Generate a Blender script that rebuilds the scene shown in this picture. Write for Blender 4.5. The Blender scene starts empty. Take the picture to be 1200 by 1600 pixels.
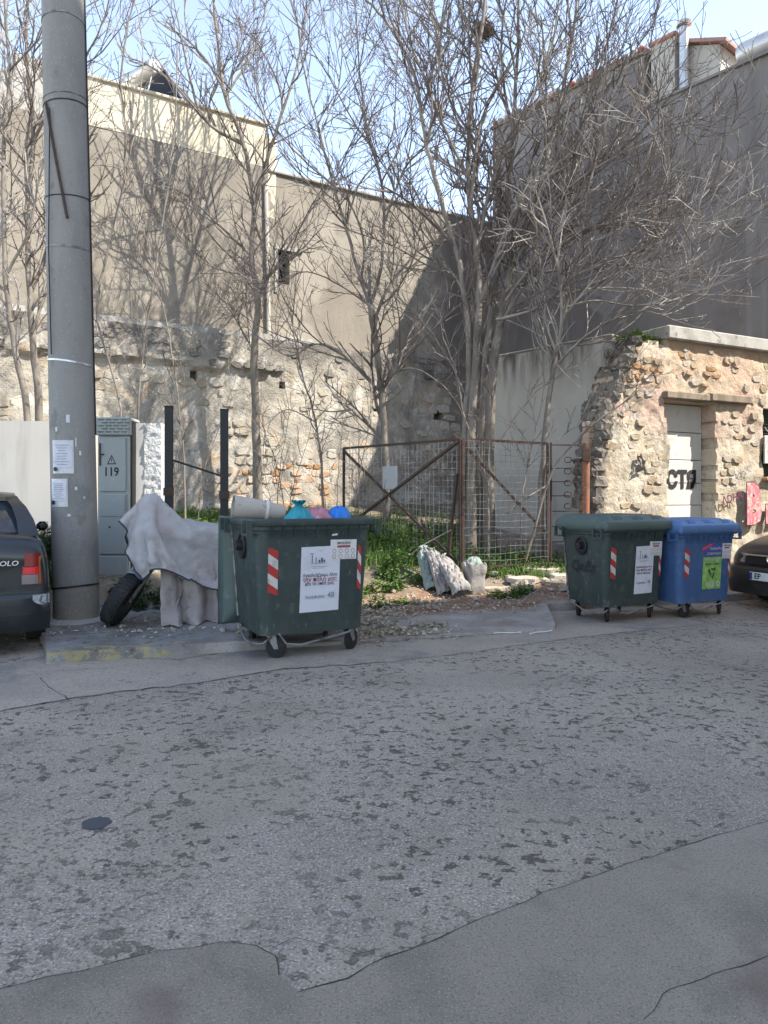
import bpy, math, random
import numpy as np
from mathutils import Vector, Matrix, noise
R = math.radians
rng = random.Random(7)
sc = bpy.context.scene
COL = sc.collection

# ------------------------------------------------------------------ camera, sky, sun, exposure
cam_d = bpy.data.cameras.new('camera'); cam = bpy.data.objects.new('camera', cam_d); COL.objects.link(cam)
cam.location = (0, 0, 1.6); cam.rotation_euler = (R(90), 0, 0)
cam_d.sensor_fit = 'VERTICAL'; cam_d.sensor_height = 36; cam_d.lens = 36 * 1156 / 1600
cam_d.shift_y = -30 / 1600; cam_d.clip_start = .05; cam_d.clip_end = 500
sc.camera = cam
SUN_H = Vector((.954, -.301)); SUN_EL = R(47)
sdir = Vector((SUN_H.x * math.cos(SUN_EL), SUN_H.y * math.cos(SUN_EL), math.sin(SUN_EL)))
w = bpy.data.worlds.new('World'); sc.world = w; w.use_nodes = True
nt = w.node_tree; bg = nt.nodes['Background']
sky = nt.nodes.new('ShaderNodeTexSky'); sky.sky_type = 'NISHITA'; sky.sun_disc = False
sky.sun_elevation = SUN_EL; sky.sun_rotation = math.atan2(SUN_H.x, SUN_H.y)
sky.air_density = 1.0; sky.dust_density = .05; sky.ozone_density = 2.2
hs = nt.nodes.new('ShaderNodeHueSaturation'); hs.inputs['Saturation'].default_value = .73
nt.links.new(sky.outputs[0], hs.inputs['Color']); nt.links.new(hs.outputs[0], bg.inputs[0]); bg.inputs[1].default_value = .148
sl = bpy.data.lights.new('sun', 'SUN'); sl.energy = 3.4; sl.angle = R(.53); sl.color = (1, .94, .83)
so = bpy.data.objects.new('sun', sl); COL.objects.link(so); so.location = (20, -10, 30)
so.rotation_euler = sdir.to_track_quat('Z', 'Y').to_euler()
sc.view_settings.view_transform = 'Standard'; sc.view_settings.look = 'None'
sc.view_settings.gamma = 1; sc.view_settings.use_curve_mapping = False
sc.view_settings.exposure = 1.66

# ------------------------------------------------------------------ helpers
F = 1156.0
def W(px, py, Y):                       # a point of the photograph at depth Y
    return Vector(((px - 600) * Y / F, Y, 1.6 + (770 - py) * Y / F))
def GP(px, py, z=0.0):                  # the same on a level plane
    Y = (1.6 - z) * F / (py - 770); return Vector(((px - 600) * Y / F, Y, z))
def sstep(x): x = min(1, max(0, x)); return x * x * (3 - 2 * x)
def fbm(x, y, z=0., o=3): return noise.fractal(Vector((x, y, z)), 1.0, 2.0, o)

def mat(name, col, rough=.85, layers=(), bump=(), metal=0., rnd=0., spec=.35, trans=0.):
    m = bpy.data.materials.new(name); m.use_nodes = True; t = m.node_tree; N = t.nodes; L = t.links
    b = N['Principled BSDF']; b.inputs['Roughness'].default_value = rough; b.inputs['Metallic'].default_value = metal
    b.inputs['Specular IOR Level'].default_value = spec
    if trans: b.inputs['Transmission Weight'].default_value = trans
    tc = N.new('ShaderNodeTexCoord')
    def noi(scale, st=(1, 1, 1), detail=4, vor=False, off=0.):
        mp = N.new('ShaderNodeMapping'); mp.inputs['Scale'].default_value = st[:3]
        if len(st) > 3: mp.inputs['Rotation'].default_value = (0, 0, st[3])
        mp.inputs['Location'].default_value = (off, off * .7, off * .3)
        L.new(tc.outputs['Object'], mp.inputs[0])
        if vor:
            n = N.new('ShaderNodeTexVoronoi'); n.inputs['Scale'].default_value = scale
            L.new(mp.outputs[0], n.inputs[0]); return n.outputs['Distance']
        n = N.new('ShaderNodeTexNoise'); n.inputs['Scale'].default_value = scale; n.inputs['Detail'].default_value = detail
        n.inputs['Roughness'].default_value = .6
        L.new(mp.outputs[0], n.inputs[0]); return n.outputs['Fac']
    def rng_(s, lo, hi, a=0., b_=1.):
        r = N.new('ShaderNodeMapRange'); r.interpolation_type = 'SMOOTHSTEP'
        for i, v in enumerate((lo, hi, a, b_)): r.inputs[1 + i].default_value = v
        L.new(s, r.inputs[0]); return r.outputs[0]
    def mul(a, c):
        q = N.new('ShaderNodeMath'); q.operation = 'MULTIPLY'; L.new(a, q.inputs[0])
        if isinstance(c, (int, float)): q.inputs[1].default_value = c
        else: L.new(c, q.inputs[1])
        return q.outputs[0]
    rgb = N.new('ShaderNodeRGB'); rgb.outputs[0].default_value = (*col, 1); cur = rgb.outputs[0]
    masks = []
    for i, l in enumerate(layers):
        f = rng_(noi(l['s'], l.get('st', (1, 1, 1)), l.get('d', 4), l.get('v', False), l.get('off', i * 3.7)), l['lo'], l['hi'])
        if 'mod' in l:
            s, lo, hi = l['mod']; f = mul(f, rng_(noi(s, off=11 + i, detail=2), lo, hi))
        if 'zr' in l:
            sx = N.new('ShaderNodeSeparateXYZ'); L.new(tc.outputs['Object'], sx.inputs[0])
            f = mul(f, rng_(sx.outputs['XYZ'.index(l.get('ax', 'Z'))], *l['zr']))
        if 'f' in l: f = mul(f, l['f'])
        mx = N.new('ShaderNodeMix'); mx.data_type = 'RGBA'; L.new(f, mx.inputs[0]); L.new(cur, mx.inputs[6])
        mx.inputs[7].default_value = (*l['c'], 1); cur = mx.outputs[2]; masks.append((f, l.get('h', 0)))
    if rnd:
        oi = N.new('ShaderNodeObjectInfo'); hs = N.new('ShaderNodeHueSaturation')
        v = N.new('ShaderNodeMapRange'); v.inputs[3].default_value = 1 - rnd; v.inputs[4].default_value = 1 + rnd
        L.new(oi.outputs['Random'], v.inputs[0]); L.new(v.outputs[0], hs.inputs['Value'])
        v2 = N.new('ShaderNodeMapRange'); v2.inputs[3].default_value = 1.3; v2.inputs[4].default_value = .7
        L.new(oi.outputs['Random'], v2.inputs[0]); L.new(v2.outputs[0], hs.inputs['Saturation'])
        L.new(cur, hs.inputs['Color']); cur = hs.outputs[0]
    L.new(cur, b.inputs['Base Color'])
    nrm = None
    for (s, strength, dist, *rest) in bump:
        bp = N.new('ShaderNodeBump'); bp.inputs['Strength'].default_value = strength; bp.inputs['Distance'].default_value = dist
        h = noi(s, rest[0] if rest else (1, 1, 1), 5, rest[1] if len(rest) > 1 else False); L.new(h, bp.inputs['Height'])
        if nrm: L.new(nrm, bp.inputs['Normal'])
        nrm = bp.outputs[0]
    for f, h in masks:
        if h:
            bp = N.new('ShaderNodeBump'); bp.inputs['Strength'].default_value = 1; bp.inputs['Distance'].default_value = abs(h)
            bp.invert = h < 0; L.new(f, bp.inputs['Height'])
            if nrm: L.new(nrm, bp.inputs['Normal'])
            nrm = bp.outputs[0]
    if nrm: L.new(nrm, b.inputs['Normal'])
    return m
def ly(s, lo, hi, c, **k): return dict(s=s, lo=lo, hi=hi, c=c, **k)

class MB:
    def __init__(s): s.v = []; s.f = []; s.m = []
    def add(s, vs, fs, mi=0):
        o = len(s.v); s.v += [tuple(v) for v in vs]; s.f += [tuple(i + o for i in f) for f in fs]; s.m += [mi] * len(fs); return s
    def box(s, x0, x1, y0, y1, z0, z1, mi=0, bev=0):
        if bev:
            b = min(bev, (x1 - x0) * .4, (y1 - y0) * .4, (z1 - z0) * .4); rings = []
            for z, i in ((z0, b), (z0 + b, 0), (z1 - b, 0), (z1, b)):
                a, c, d, e = x0 + i, x1 - i, y0 + i, y1 - i
                rings.append([(a + b, d, z), (c - b, d, z), (c, d + b, z), (c, e - b, z), (c - b, e, z), (a + b, e, z), (a, e - b, z), (a, d + b, z)])
            return s.loft(rings, mi=mi)
        return s.add([(x0, y0, z0), (x1, y0, z0), (x1, y1, z0), (x0, y1, z0), (x0, y0, z1), (x1, y0, z1), (x1, y1, z1), (x0, y1, z1)],
                     [(3, 2, 1, 0), (4, 5, 6, 7), (0, 1, 5, 4), (1, 2, 6, 5), (2, 3, 7, 6), (3, 0, 4, 7)], mi)
    def loft(s, rings, closed=True, cap=True, mi=0):
        n = len(rings[0]); vs = [p for r in rings for p in r]; fs = []
        for i in range(len(rings) - 1):
            for j in range(n if closed else n - 1):
                k = (j + 1) % n; fs.append((i * n + j, i * n + k, (i + 1) * n + k, (i + 1) * n + j))
        if cap and closed:
            fs.append(tuple(range(n - 1, -1, -1))); o = (len(rings) - 1) * n; fs.append(tuple(range(o, o + n)))
        return s.add(vs, fs, mi)
    def tube(s, pts, rad, sides=6, mi=0, cap=True):
        pts = [Vector(p) for p in pts]; n = len(pts)
        if isinstance(rad, (int, float)): rad = [rad] * n
        rings = []; up = None
        for i, p in enumerate(pts):
            t = (pts[min(i + 1, n - 1)] - pts[max(i - 1, 0)])
            if t.length < 1e-9: t = Vector((0, 0, 1))
            t.normalize()
            if up is None: up = t.orthogonal().normalized()
            a = up - t * up.dot(t)
            if a.length < 1e-6: a = t.orthogonal()
            a.normalize(); up = a; b = t.cross(a)
            rings.append([p + (a * math.cos(q) + b * math.sin(q)) * rad[i] for q in (2 * math.pi * k / sides for k in range(sides))])
        return s.loft(rings, cap=cap, mi=mi)
    def lathe(s, prof, c=(0, 0, 0), axis='z', seg=20, mi=0, cap=True):
        c = Vector(c); rings = []
        for r, h in prof:
            ring = []
            for k in range(seg):
                q = 2 * math.pi * k / seg; u, v = r * math.cos(q), r * math.sin(q)
                ring.append(c + Vector({'z': (u, v, h), 'x': (h, u, v), 'y': (v, h, u)}[axis]))
            rings.append(ring)
        return s.loft(rings, cap=cap, mi=mi)
    def xf(s, M, start=0):
        s.v[start:] = [tuple(M @ Vector(p)) for p in s.v[start:]]; return s
    def mesh(s, name, mats, smooth=False):
        me = bpy.data.meshes.new(name); me.from_pydata(s.v, [], s.f)
        for m in (mats if isinstance(mats, (list, tuple)) else [mats]): me.materials.append(m)
        if any(s.m): me.polygons.foreach_set('material_index', s.m)
        if smooth: me.polygons.foreach_set('use_smooth', [True] * len(me.polygons))
        me.update(); return me
    def build(s, name, mats, parent=None, smooth=False, loc=None, rot=None):
        return link(name, s.mesh(name, mats, smooth), parent, loc, rot)
def link(name, data, parent=None, loc=None, rot=None):
    o = bpy.data.objects.new(name, data); COL.objects.link(o)
    if parent: o.parent = parent
    if loc is not None: o.location = loc
    if rot is not None: o.rotation_euler = rot
    return o
def tag(o, label=None, cat=None, group=None, kind=None):
    for k, v in (('label', label), ('category', cat), ('group', group), ('kind', kind)):
        if v: o[k] = v
    return o
def thing(name, label, cat, loc=(0, 0, 0), rz=0., group=None):
    o = link(name, None, None, loc, (0, 0, rz)); o.empty_display_size = .1
    return tag(o, label, cat, group)
def struct(o): o['kind'] = 'structure'; return o
def autosmooth(o, ang=40):
    me = o.data; me.polygons.foreach_set('use_smooth', [True] * len(me.polygons))
    me.set_sharp_from_angle(angle=R(ang)); return o
def text(name, s, size, m, parent, loc, rot=(R(90), 0, 0), off=0., ext=.0006, sx=1., shear=0., align='CENTER'):
    c = bpy.data.curves.new('t', 'FONT'); c.body = s; c.size = size; c.align_x = align; c.align_y = 'CENTER'
    c.offset = off; c.extrude = ext; c.shear = shear; c.resolution_u = 2
    t = bpy.data.objects.new('t', c); COL.objects.link(t); dg = bpy.context.evaluated_depsgraph_get()
    me = bpy.data.meshes.new_from_object(t.evaluated_get(dg)); bpy.data.objects.remove(t); bpy.data.curves.remove(c)
    me.materials.clear(); me.materials.append(m)
    o = link(name, me, parent, loc, rot); o.scale = (sx, 1, 1); return o

# ------------------------------------------------------------------ terrain
def qof(x, y): return y - .33 * x
def qk(x):
    q = 7.95 + 1.3 * sstep((x - 1.98) / .25)
    if x < -3.15: q += (-3.15 - x) * 2.3
    return q
def edge(x): return .04 + .06 * sstep((-x - .9) / .6) + .07 * sstep((x - 1.98) / .2)
RQ, RZ = [0, 10.3, 10.9, 11.4, 13, 19, 25], [0, 0, .1, .3, .62, 1.22, 1.3]
def ground(x, y):
    q = qof(x, y); d = q - qk(x)
    if d < 0: return 0.
    e = edge(x) * (1 - .2 * sstep(d / 3)) + .015 * d * (1 if d < 2 else 2 / d)
    n = fbm(x * .9, y * .9, 3) * .05 + fbm(x * 4, y * 4, 7) * .015
    return e + float(np.interp(q, RQ, RZ)) + n * sstep((q - 9.4) / 1.5) * 1.2 + fbm(x * 1.3, y * 1.3) * .012
# ------------------------------------------------------------------ materials
asph = mat('asphalt_coarse', (.33, .268, .203), .88, [
    ly(1.1, .35, .7, (.25, .204, .158)), ly(.35, .45, .6, (.35, .288, .222)), ly(1., .5, .68, (.26, .214, .165), st=(.16, 1.1, 1, -.46), d=3, f=.5, off=2.), ly(.9, .57, .70, (.22, .18, .14), d=8, f=.55, off=17.),
    ly(75, .50, .36, (.10, .097, .093), d=3, f=.75),
    dict(s=85, lo=.0, hi=.34, c=(.25, .25, .255), v=True, f=.0),
    ly(88, .56, .66, (.54, .52, .495), d=2, f=.75, mod=(1.1, .25, .55), off=3.),
    ly(60, .30, .42, (.08, .08, .085), d=2, f=.0),
    ly(17, .56, .64, (.085, .072, .058), d=6, f=.9, mod=(.9, .29, .54), h=-.010, off=5.),
    ly(30, .56, .66, (.12, .108, .095), d=4, f=.8, mod=(.6, .36, .6), h=-.005), ly(6.5, .62, .70, (.11, .092, .075), d=6, f=.7, mod=(.5, .45, .6), h=-.01, off=31.)],
    bump=[(60, .55, .006), (8, .3, .02)])
asph_s = mat('asphalt_fine', (.25, .204, .157), .9, [ly(.9, .4, .7, (.285, .235, .183)), ly(2.5, .45, .7, (.19, .157, .122), d=7), ly(95, .48, .36, (.10, .096, .09), d=3, f=.6),
    ly(125, .575, .67, (.36, .345, .32), d=2, f=.6), ly(90, .3, .4, (.1, .1, .1), d=2, f=.0),
    ly(1.4, .54, .70, (.13, .095, .07), d=9, f=.6, off=9.)], bump=[(90, .4, .004), (5, .25, .015)])
asph_k = mat('asphalt_kerbside', (.365, .305, .243), .88, [ly(1.4, .4, .7, (.29, .25, .207)), ly(.7, .52, .66, (.17, .16, .15), d=6), ly(55, .48, .38, (.13, .125, .118), d=3, f=.6), ly(100, .6, .72, (.28, .28, .28), d=2, f=.5),
    ly(6, .64, .7, (.09, .09, .09), d=4, f=.6)], bump=[(80, .35, .004), (4, .3, .015)])
crackm = mat('crack_filler', (.035, .034, .033), .95)

def ground_material():
    m = bpy.data.materials.new('lot_ground'); m.use_nodes = True; t = m.node_tree; N = t.nodes; L = t.links
    b = N['Principled BSDF']; b.inputs['Roughness'].default_value = .92; b.inputs['Specular IOR Level'].default_value = .2
    g = N.new('ShaderNodeTexCoord'); sx = N.new('ShaderNodeSeparateXYZ'); L.new(g.outputs['Object'], sx.inputs[0])
    def nz(s, d=5, rough=.6):
        n = N.new('ShaderNodeTexNoise'); n.inputs['Scale'].default_value = s; n.inputs['Detail'].default_value = d
        n.inputs['Roughness'].default_value = rough; L.new(g.outputs['Object'], n.inputs[0]); return n.outputs['Fac']
    def ma(op, a, c):
        q = N.new('ShaderNodeMath'); q.operation = op
        for i, s in enumerate((a, c)):
            if isinstance(s, (int, float)): q.inputs[i].default_value = s
            else: L.new(s, q.inputs[i])
        return q.outputs[0]
    def mr(s, lo, hi):
        r = N.new('ShaderNodeMapRange'); r.interpolation_type = 'SMOOTHSTEP'; r.inputs[1].default_value = lo; r.inputs[2].default_value = hi
        L.new(s, r.inputs[0]); return r.outputs[0]
    def mix(f, a, c):
        x = N.new('ShaderNodeMix'); x.data_type = 'RGBA'; L.new(f, x.inputs[0])
        for i, s in ((6, a), (7, c)):
            if isinstance(s, tuple): x.inputs[i].default_value = (*s, 1)
            else: L.new(s, x.inputs[i])
        return x.outputs[2]
    q = ma('SUBTRACT', sx.outputs[1], ma('MULTIPLY', sx.outputs[0], .33))
    qn = ma('ADD', q, ma('MULTIPLY', ma('SUBTRACT', nz(1.6), .5), 1.4))
    conc = mix(mr(nz(2.2), .35, .7), (.36, .33, .30), (.26, .235, .21))
    conc = mix(ma('MULTIPLY', mr(nz(30, 3), .55, .7), .6), conc, (.12, .11, .1))
    conc = mix(mr(nz(.8), .46, .62), conc, (.225, .185, .15))
    dirt = mix(mr(nz(3), .35, .7), (.21, .118, .075), (.29, .195, .135))
    dirt = mix(mr(nz(22, 4), .5, .62), dirt, (.11, .085, .065))
    dirt = mix(mr(nz(45, 3), .62, .7), dirt, (.4, .36, .31))
    soil = mix(mr(nz(5), .35, .7), (.11, .09, .06), (.21, .18, .13))
    soil = mix(mr(nz(35, 3), .6, .68), soil, (.42, .38, .32))
    grey = mix(mr(nz(4), .35, .65), (.3, .27, .23), (.2, .175, .15))
    c = mix(mr(qn, 8.95, 9.5), conc, dirt)
    soil = mix(mr(sx.outputs[0], 1.4, 2.2), soil, grey)
    c = mix(mr(qn, 10.6, 11.2), c, soil)
    left = mr(ma('ADD', sx.outputs[0], ma('MULTIPLY', ma('SUBTRACT', nz(2.), .5), .8)), -1.5, -2.2)
    lp = mix(mr(nz(3), .35, .65), (.24, .235, .225), (.15, .14, .13)); lp = mix(mr(nz(9), .56, .66), lp, (.09, .08, .07))
    lp = mix(mr(nz(50, 3), .62, .7), lp, (.36, .34, .31))
    c = mix(ma('MULTIPLY', left, mr(qn, 11.0, 10.4)), c, lp)
    yel = ma('MULTIPLY', mr(ma('SUBTRACT', qn, q), -.9, .2), ma('MULTIPLY', mr(q, 8.17, 8.12), ma('MULTIPLY', mr(sx.outputs[0], -1.95, -2.1), mr(nz(7), .43, .55))))
    c = mix(ma('MULTIPLY', yel, .75), c, (.36, .3, .14))
    L.new(c, b.inputs['Base Color'])
    bp = N.new('ShaderNodeBump'); bp.inputs['Strength'].default_value = .6; bp.inputs['Distance'].default_value = .03
    L.new(nz(14, 6, .7), bp.inputs['Height']); L.new(bp.outputs[0], b.inputs['Normal']); return m
gmat = ground_material()

conc_pole = mat('concrete_pole', (.25, .242, .226), .8, [ly(2.2, .4, .7, (.20, .193, .18), st=(1, 1, .25)), ly(5, .58, .7, (.155, .15, .14), st=(1, 1, .5), f=.7),
    ly(2, .5, .62, (.17, .17, .165), zr=(2.1, 1.6), f=.7), ly(1.6, .42, .6, (.2, .17, .14), zr=(.75, .3), f=.8), ly(60, .6, .7, (.42, .42, .4), d=2, f=.5)],
    bump=[(40, .25, .004), (6, .2, .01, (1, 1, .4))])
stucco = mat('tan_stucco', (.285, .252, .21), .92, [ly(1.2, .35, .65, (.242, .215, .18)), ly(.5, .45, .7, (.315, .282, .24)),
    ly(2.5, .5, .72, (.22, .19, .155), st=(1, 1, .15), f=.8), ly(45, .5, .7, (.25, .22, .18), d=3, f=.55), ly(1.2, .5, .64, (.235, .205, .17), st=(1.6, 1, .12), d=7, f=.8), ly(.55, .56, .6, (.39, .35, .295), d=3, f=.5), ly(.9, .2, .55, (.125, .108, .097), d=6, zr=(12.9, 14.0), ax='X', f=.9),  # X layer paints the deeper corner shadow into the stucco colour
    ly(1.5, .42, .6, (.2, .18, .15), st=(1.2, 1, .25), zr=(8.5, 9.5), f=.7)], bump=[(45, .7, .015), (9, .4, .02)])
cream = mat('cream_render', (.59, .53, .41), .9, [ly(.8, .4, .7, (.59, .525, .395)), ly(2, .5, .72, (.5, .44, .335), st=(1, 1, .15), f=.5)], bump=[(60, .25, .006)])
white_w = mat('whitewashed_rubble', (.41, .368, .305), .92, [ly(1.1, .42, .62, (.38, .345, .295)), ly(2.6, .5, .62, (.52, .49, .44)), ly(.9, .5, .66, (.28, .255, .225), d=7), ly(.9, .2, .55, (.15, .13, .115), d=6, zr=(12.9, 14.0), ax='X', f=.8), ly(4.5, .54, .66, (.28, .25, .21), d=6), ly(1.8, .54, .66, (.2, .185, .165), st=(1.6, 1, .3), d=7, f=.7),  # X layer: shade beside the corner, painted in as darker colour
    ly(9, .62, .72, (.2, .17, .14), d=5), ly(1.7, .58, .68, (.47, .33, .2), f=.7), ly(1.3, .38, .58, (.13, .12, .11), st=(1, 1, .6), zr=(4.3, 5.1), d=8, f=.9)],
    bump=[(7, .8, .05), (28, .7, .015)])
white_s = mat('whitewashed_stone', (.45, .40, .33), .92, [ly(3, .4, .65, (.37, .33, .275)), ly(7, .55, .7, (.51, .48, .43)), ly(14, .6, .7, (.24, .2, .16), d=5)],
    bump=[(9, .7, .03), (40, .5, .01)], rnd=.16)
dark_s = mat('stained_stone', (.2, .185, .165), .92, [ly(3, .4, .65, (.12, .11, .1)), ly(7, .56, .66, (.4, .37, .32))], bump=[(9, .7, .03), (40, .5, .01)], rnd=.25)
ochre_w = mat('ochre_rubble_mortar', (.43, .368, .28), .92, [ly(1.4, .42, .62, (.495, .445, .36)), ly(3, .5, .62, (.40, .325, .24)), ly(8, .57, .68, (.3, .235, .165), d=6, f=.8),
    ly(1.1, .3, .55, (.50, .325, .21), zr=(3.1, 3.6), f=.55), ly(1.0, .42, .58, (.49, .335, .27), zr=(2.3, 3.0), f=.75), ly(20, .62, .72, (.2, .16, .12), d=4, f=.7)],
    bump=[(10, .9, .04), (36, .7, .012)])
ochre_s = mat('ochre_stone', (.435, .372, .283), .92, [ly(1.1, .42, .6, (.49, .37, .285)), ly(3, .42, .62, (.53, .475, .38)), ly(6, .5, .64, (.40, .325, .24)), ly(18, .6, .7, (.24, .19, .14), d=5, f=.8)],
    bump=[(12, .9, .03), (45, .6, .01)], rnd=.1)
brick_m = mat('orange_brick', (.46, .30, .19), .92, [ly(6, .4, .65, (.40, .25, .16)), ly(12, .5, .68, (.56, .44, .33))], bump=[(20, .6, .012)], rnd=.22)
dark_break = mat('broken_wall_core', (.21, .185, .155), .95, [ly(3, .4, .6, (.13, .115, .10)), ly(7, .56, .68, (.33, .28, .23))], bump=[(10, .9, .05)])
plaster = mat('pale_plaster', (.46, .43, .385), .92, [ly(.7, .4, .65, (.41, .38, .34)), ly(1.4, .36, .66, (.07, .067, .062), st=(3., 1, .35), zr=(3.35, 4.3), d=9, f=1.), ly(1., .42, .6, (.075, .072, .066), d=7, zr=(4.0, 4.35)),
    ly(3, .56, .7, (.35, .32, .28), st=(1, 1, .3), f=.7)], bump=[(30, .25, .006), (3, .2, .02)])
grey_st = mat('grey_stucco', (.235, .214, .20), .95, [ly(.35, .38, .65, (.255, .233, .218)), ly(.8, .5, .7, (.19, .172, .16)), ly(.6, .2, .6, (.135, .12, .112), d=6, zr=(6.0, 3.2), ax='X', f=.9), ly(1.5, .5, .75, (.17, .158, .15), st=(1.5, 1, .1), d=7, f=.75), ly(.45, .54, .57, (.27, .25, .238), d=4, f=.6, off=21.), ly(2.2, .56, .68, (.30, .28, .265), st=(1, 1, .12), d=6, f=.6),  # X layer puts extra shade into the colour towards the tree end
    ly(40, .55, .7, (.21, .2, .2), d=3, f=.4)], bump=[(40, .4, .01)])
conc = mat('weathered_concrete', (.40, .385, .355), .9, [ly(2.5, .42, .62, (.3, .285, .26)), ly(7, .56, .68, (.2, .19, .17), d=5)], bump=[(25, .5, .01), (6, .3, .02)])
white_wall = mat('white_wall_paint', (.52, .485, .435), .85, [ly(.8, .42, .66, (.47, .435, .39)), ly(1.4, .5, .68, (.38, .35, .31), st=(1.5, 1, .2), d=7, f=.7), ly(3, .58, .75, (.48, .46, .42), st=(1, 1, .15), f=.5)], bump=[(50, .15, .004)])
white_e = mat('white_end_paint', (.58, .565, .54), .85, [ly(1.5, .45, .7, (.52, .505, .48))], bump=[(40, .2, .005)])
spatter = mat('rough_spatter_render', (.60, .595, .58), .9, [ly(8, .5, .7, (.5, .5, .49))], bump=[(26, 1., .03), (60, .6, .01)])
cab_m = mat('cabinet_grey', (.31, .335, .325), .55, [ly(2, .5, .7, (.27, .29, .28), st=(1, 1, .2), f=.7), ly(7, .62, .72, (.4, .41, .4), f=.5)])
iron_m = mat('black_iron', (.022, .023, .026), .6, [ly(6, .6, .75, (.05, .045, .04))])
rust = mat('rusty_iron', (.062, .042, .034), .85, [ly(7, .5, .66, (.085, .044, .03)), ly(20, .58, .7, (.03, .025, .022))], bump=[(50, .3, .003)])
rust_o = mat('orange_rust', (.28, .12, .07), .88, [ly(5, .45, .65, (.17, .085, .055)), ly(14, .56, .7, (.4, .24, .16))], bump=[(30, .4, .006)])
wire_m = mat('galvanised_wire', (.42, .40, .37), .6, [ly(3, .45, .65, (.16, .1, .07))], metal=.3)
galv = mat('galvanised_steel', (.55, .56, .57), .38, [ly(4, .4, .7, (.42, .42, .43))], metal=.8)
green_p = mat('dark_green_plastic', (.030, .047, .044), .5, [ly(2.5, .45, .7, (.042, .061, .055)), ly(3, .48, .7, (.07, .086, .08), st=(1.5, 1.5, .2), d=7, f=.7),
    ly(9, .56, .68, (.095, .105, .095), d=7, f=.55), ly(30, .64, .7, (.16, .165, .155), st=(1, 1, .3), d=4, f=.5), ly(1.5, .4, .7, (.075, .08, .07), zr=(.6, .25), f=.7)], bump=[(4, .12, .03)], spec=.45)
green_l = mat('green_lid_plastic', (.078, .112, .10), .5, [ly(2.5, .45, .7, (.095, .125, .112)), ly(7, .58, .72, (.16, .18, .165), d=6, f=.6)], bump=[(4, .12, .03)], spec=.45)
blue_p = mat('blue_plastic', (.045, .10, .23), .48, [ly(2.5, .45, .7, (.058, .125, .27)), ly(8, .54, .68, (.11, .15, .26), d=7, f=.6), ly(3, .5, .7, (.05, .09, .2), st=(1.5, 1.5, .2), d=6, f=.6), ly(1.5, .4, .7, (.08, .12, .22), zr=(.6, .25), f=.6)], bump=[(4, .12, .03)], spec=.45)
blue_l = mat('blue_lid_plastic', (.085, .17, .35), .48, [ly(3, .45, .7, (.1, .195, .39)), ly(8, .58, .7, (.2, .29, .48), f=.5)], spec=.45)
black_r = mat('black_rubber', (.02, .02, .021), .75, [ly(8, .5, .7, (.04, .038, .036))], bump=[(40, .3, .004)])
black_p = mat('black_plastic', (.018, .018, .02), .5)
steel = mat('dull_steel', (.26, .255, .25), .5, [ly(8, .45, .65, (.11, .1, .09))], metal=.6)
red_m = mat('red_reflective', (.40, .04, .035), .5, [ly(9, .5, .7, (.26, .05, .045))]); white_m = mat('white_reflective', (.55, .53, .50), .6, [ly(9, .5, .68, (.38, .355, .325))])
paper = mat('white_paper', (.60, .605, .66), .8, [ly(5, .5, .7, (.52, .53, .58)), ly(3, .62, .75, (.5, .42, .42), f=.6)], bump=[(9, .25, .01)])
paper2 = mat('notice_paper', (.66, .63, .62), .8, [ly(8, .5, .7, (.56, .53, .52))], bump=[(9, .2, .01)])
ink = mat('black_ink', (.03, .03, .035), .8); ink_g = mat('grey_ink', (.25, .25, .28), .8); ink_r = mat('dark_red_ink', (.3, .07, .08), .8)
ink_b = mat('faded_violet_ink', (.12, .1, .16), .8)
green_a = mat('green_poster_print', (.22, .42, .10), .6, [ly(7, .45, .6, (.32, .52, .16)), ly(12, .55, .65, (.12, .28, .08))])
blue_a = mat('blue_poster_print', (.07, .085, .36), .6); red_a = mat('red_poster_print', (.55, .07, .09), .6)
sleeve = mat('plastic_sleeve', (.5, .5, .52), .25, [ly(5, .5, .7, (.4, .4, .42))], spec=.6)
cover_m = mat('silver_cover_cloth', (.38, .365, .36), .6, [ly(2.2, .4, .65, (.31, .295, .29)), ly(1.6, .5, .66, (.36, .30, .285), f=.8), ly(10, .56, .68, (.26, .24, .23), d=6, f=.6)],
    bump=[(5, .5, .03), (16, .35, .012)], spec=.4)
skirt_m = mat('brownish_cover_cloth', (.33, .285, .27), .75, [ly(3, .42, .65, (.27, .23, .215)), ly(9, .56, .68, (.2, .17, .16), d=6)], bump=[(7, .5, .03), (20, .3, .01)])
hem_m = mat('dark_hem', (.05, .05, .06), .8)
car_m = mat('dark_slate_car_paint', (.019, .024, .028), .25, [ly(2, .45, .7, (.025, .03, .034)), ly(2.5, .5, .75, (.075, .075, .072), zr=(.55, .2), f=.7)], spec=.5)
car_k = mat('black_car_paint', (.018, .018, .02), .3, [ly(2, .45, .7, (.026, .025, .026)), ly(3, .5, .7, (.07, .062, .055), f=.5)], spec=.5)
glass_d = mat('dark_car_glass', (.035, .045, .055), .08, spec=.8)
lamp_r = mat('red_lamp_lens', (.20, .012, .012), .3, spec=.3); lamp_rb = mat('bright_red_lens', (.62, .015, .02), .3, spec=.3)
lamp_o = mat('orange_lamp_lens', (.42, .085, .02), .3, spec=.3); lamp_c = mat('clear_lamp_lens', (.21, .175, .175), .25, spec=.5)
chrome = mat('chrome', (.75, .75, .77), .15, metal=1.)
plate_m = mat('plate_white', (.72, .72, .70), .5); plate_b = mat('plate_blue', (.03, .06, .3), .5)
scuff = mat('scuffed_primer', (.45, .46, .48), .8, [ly(20, .45, .6, (.1, .11, .12))])
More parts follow.
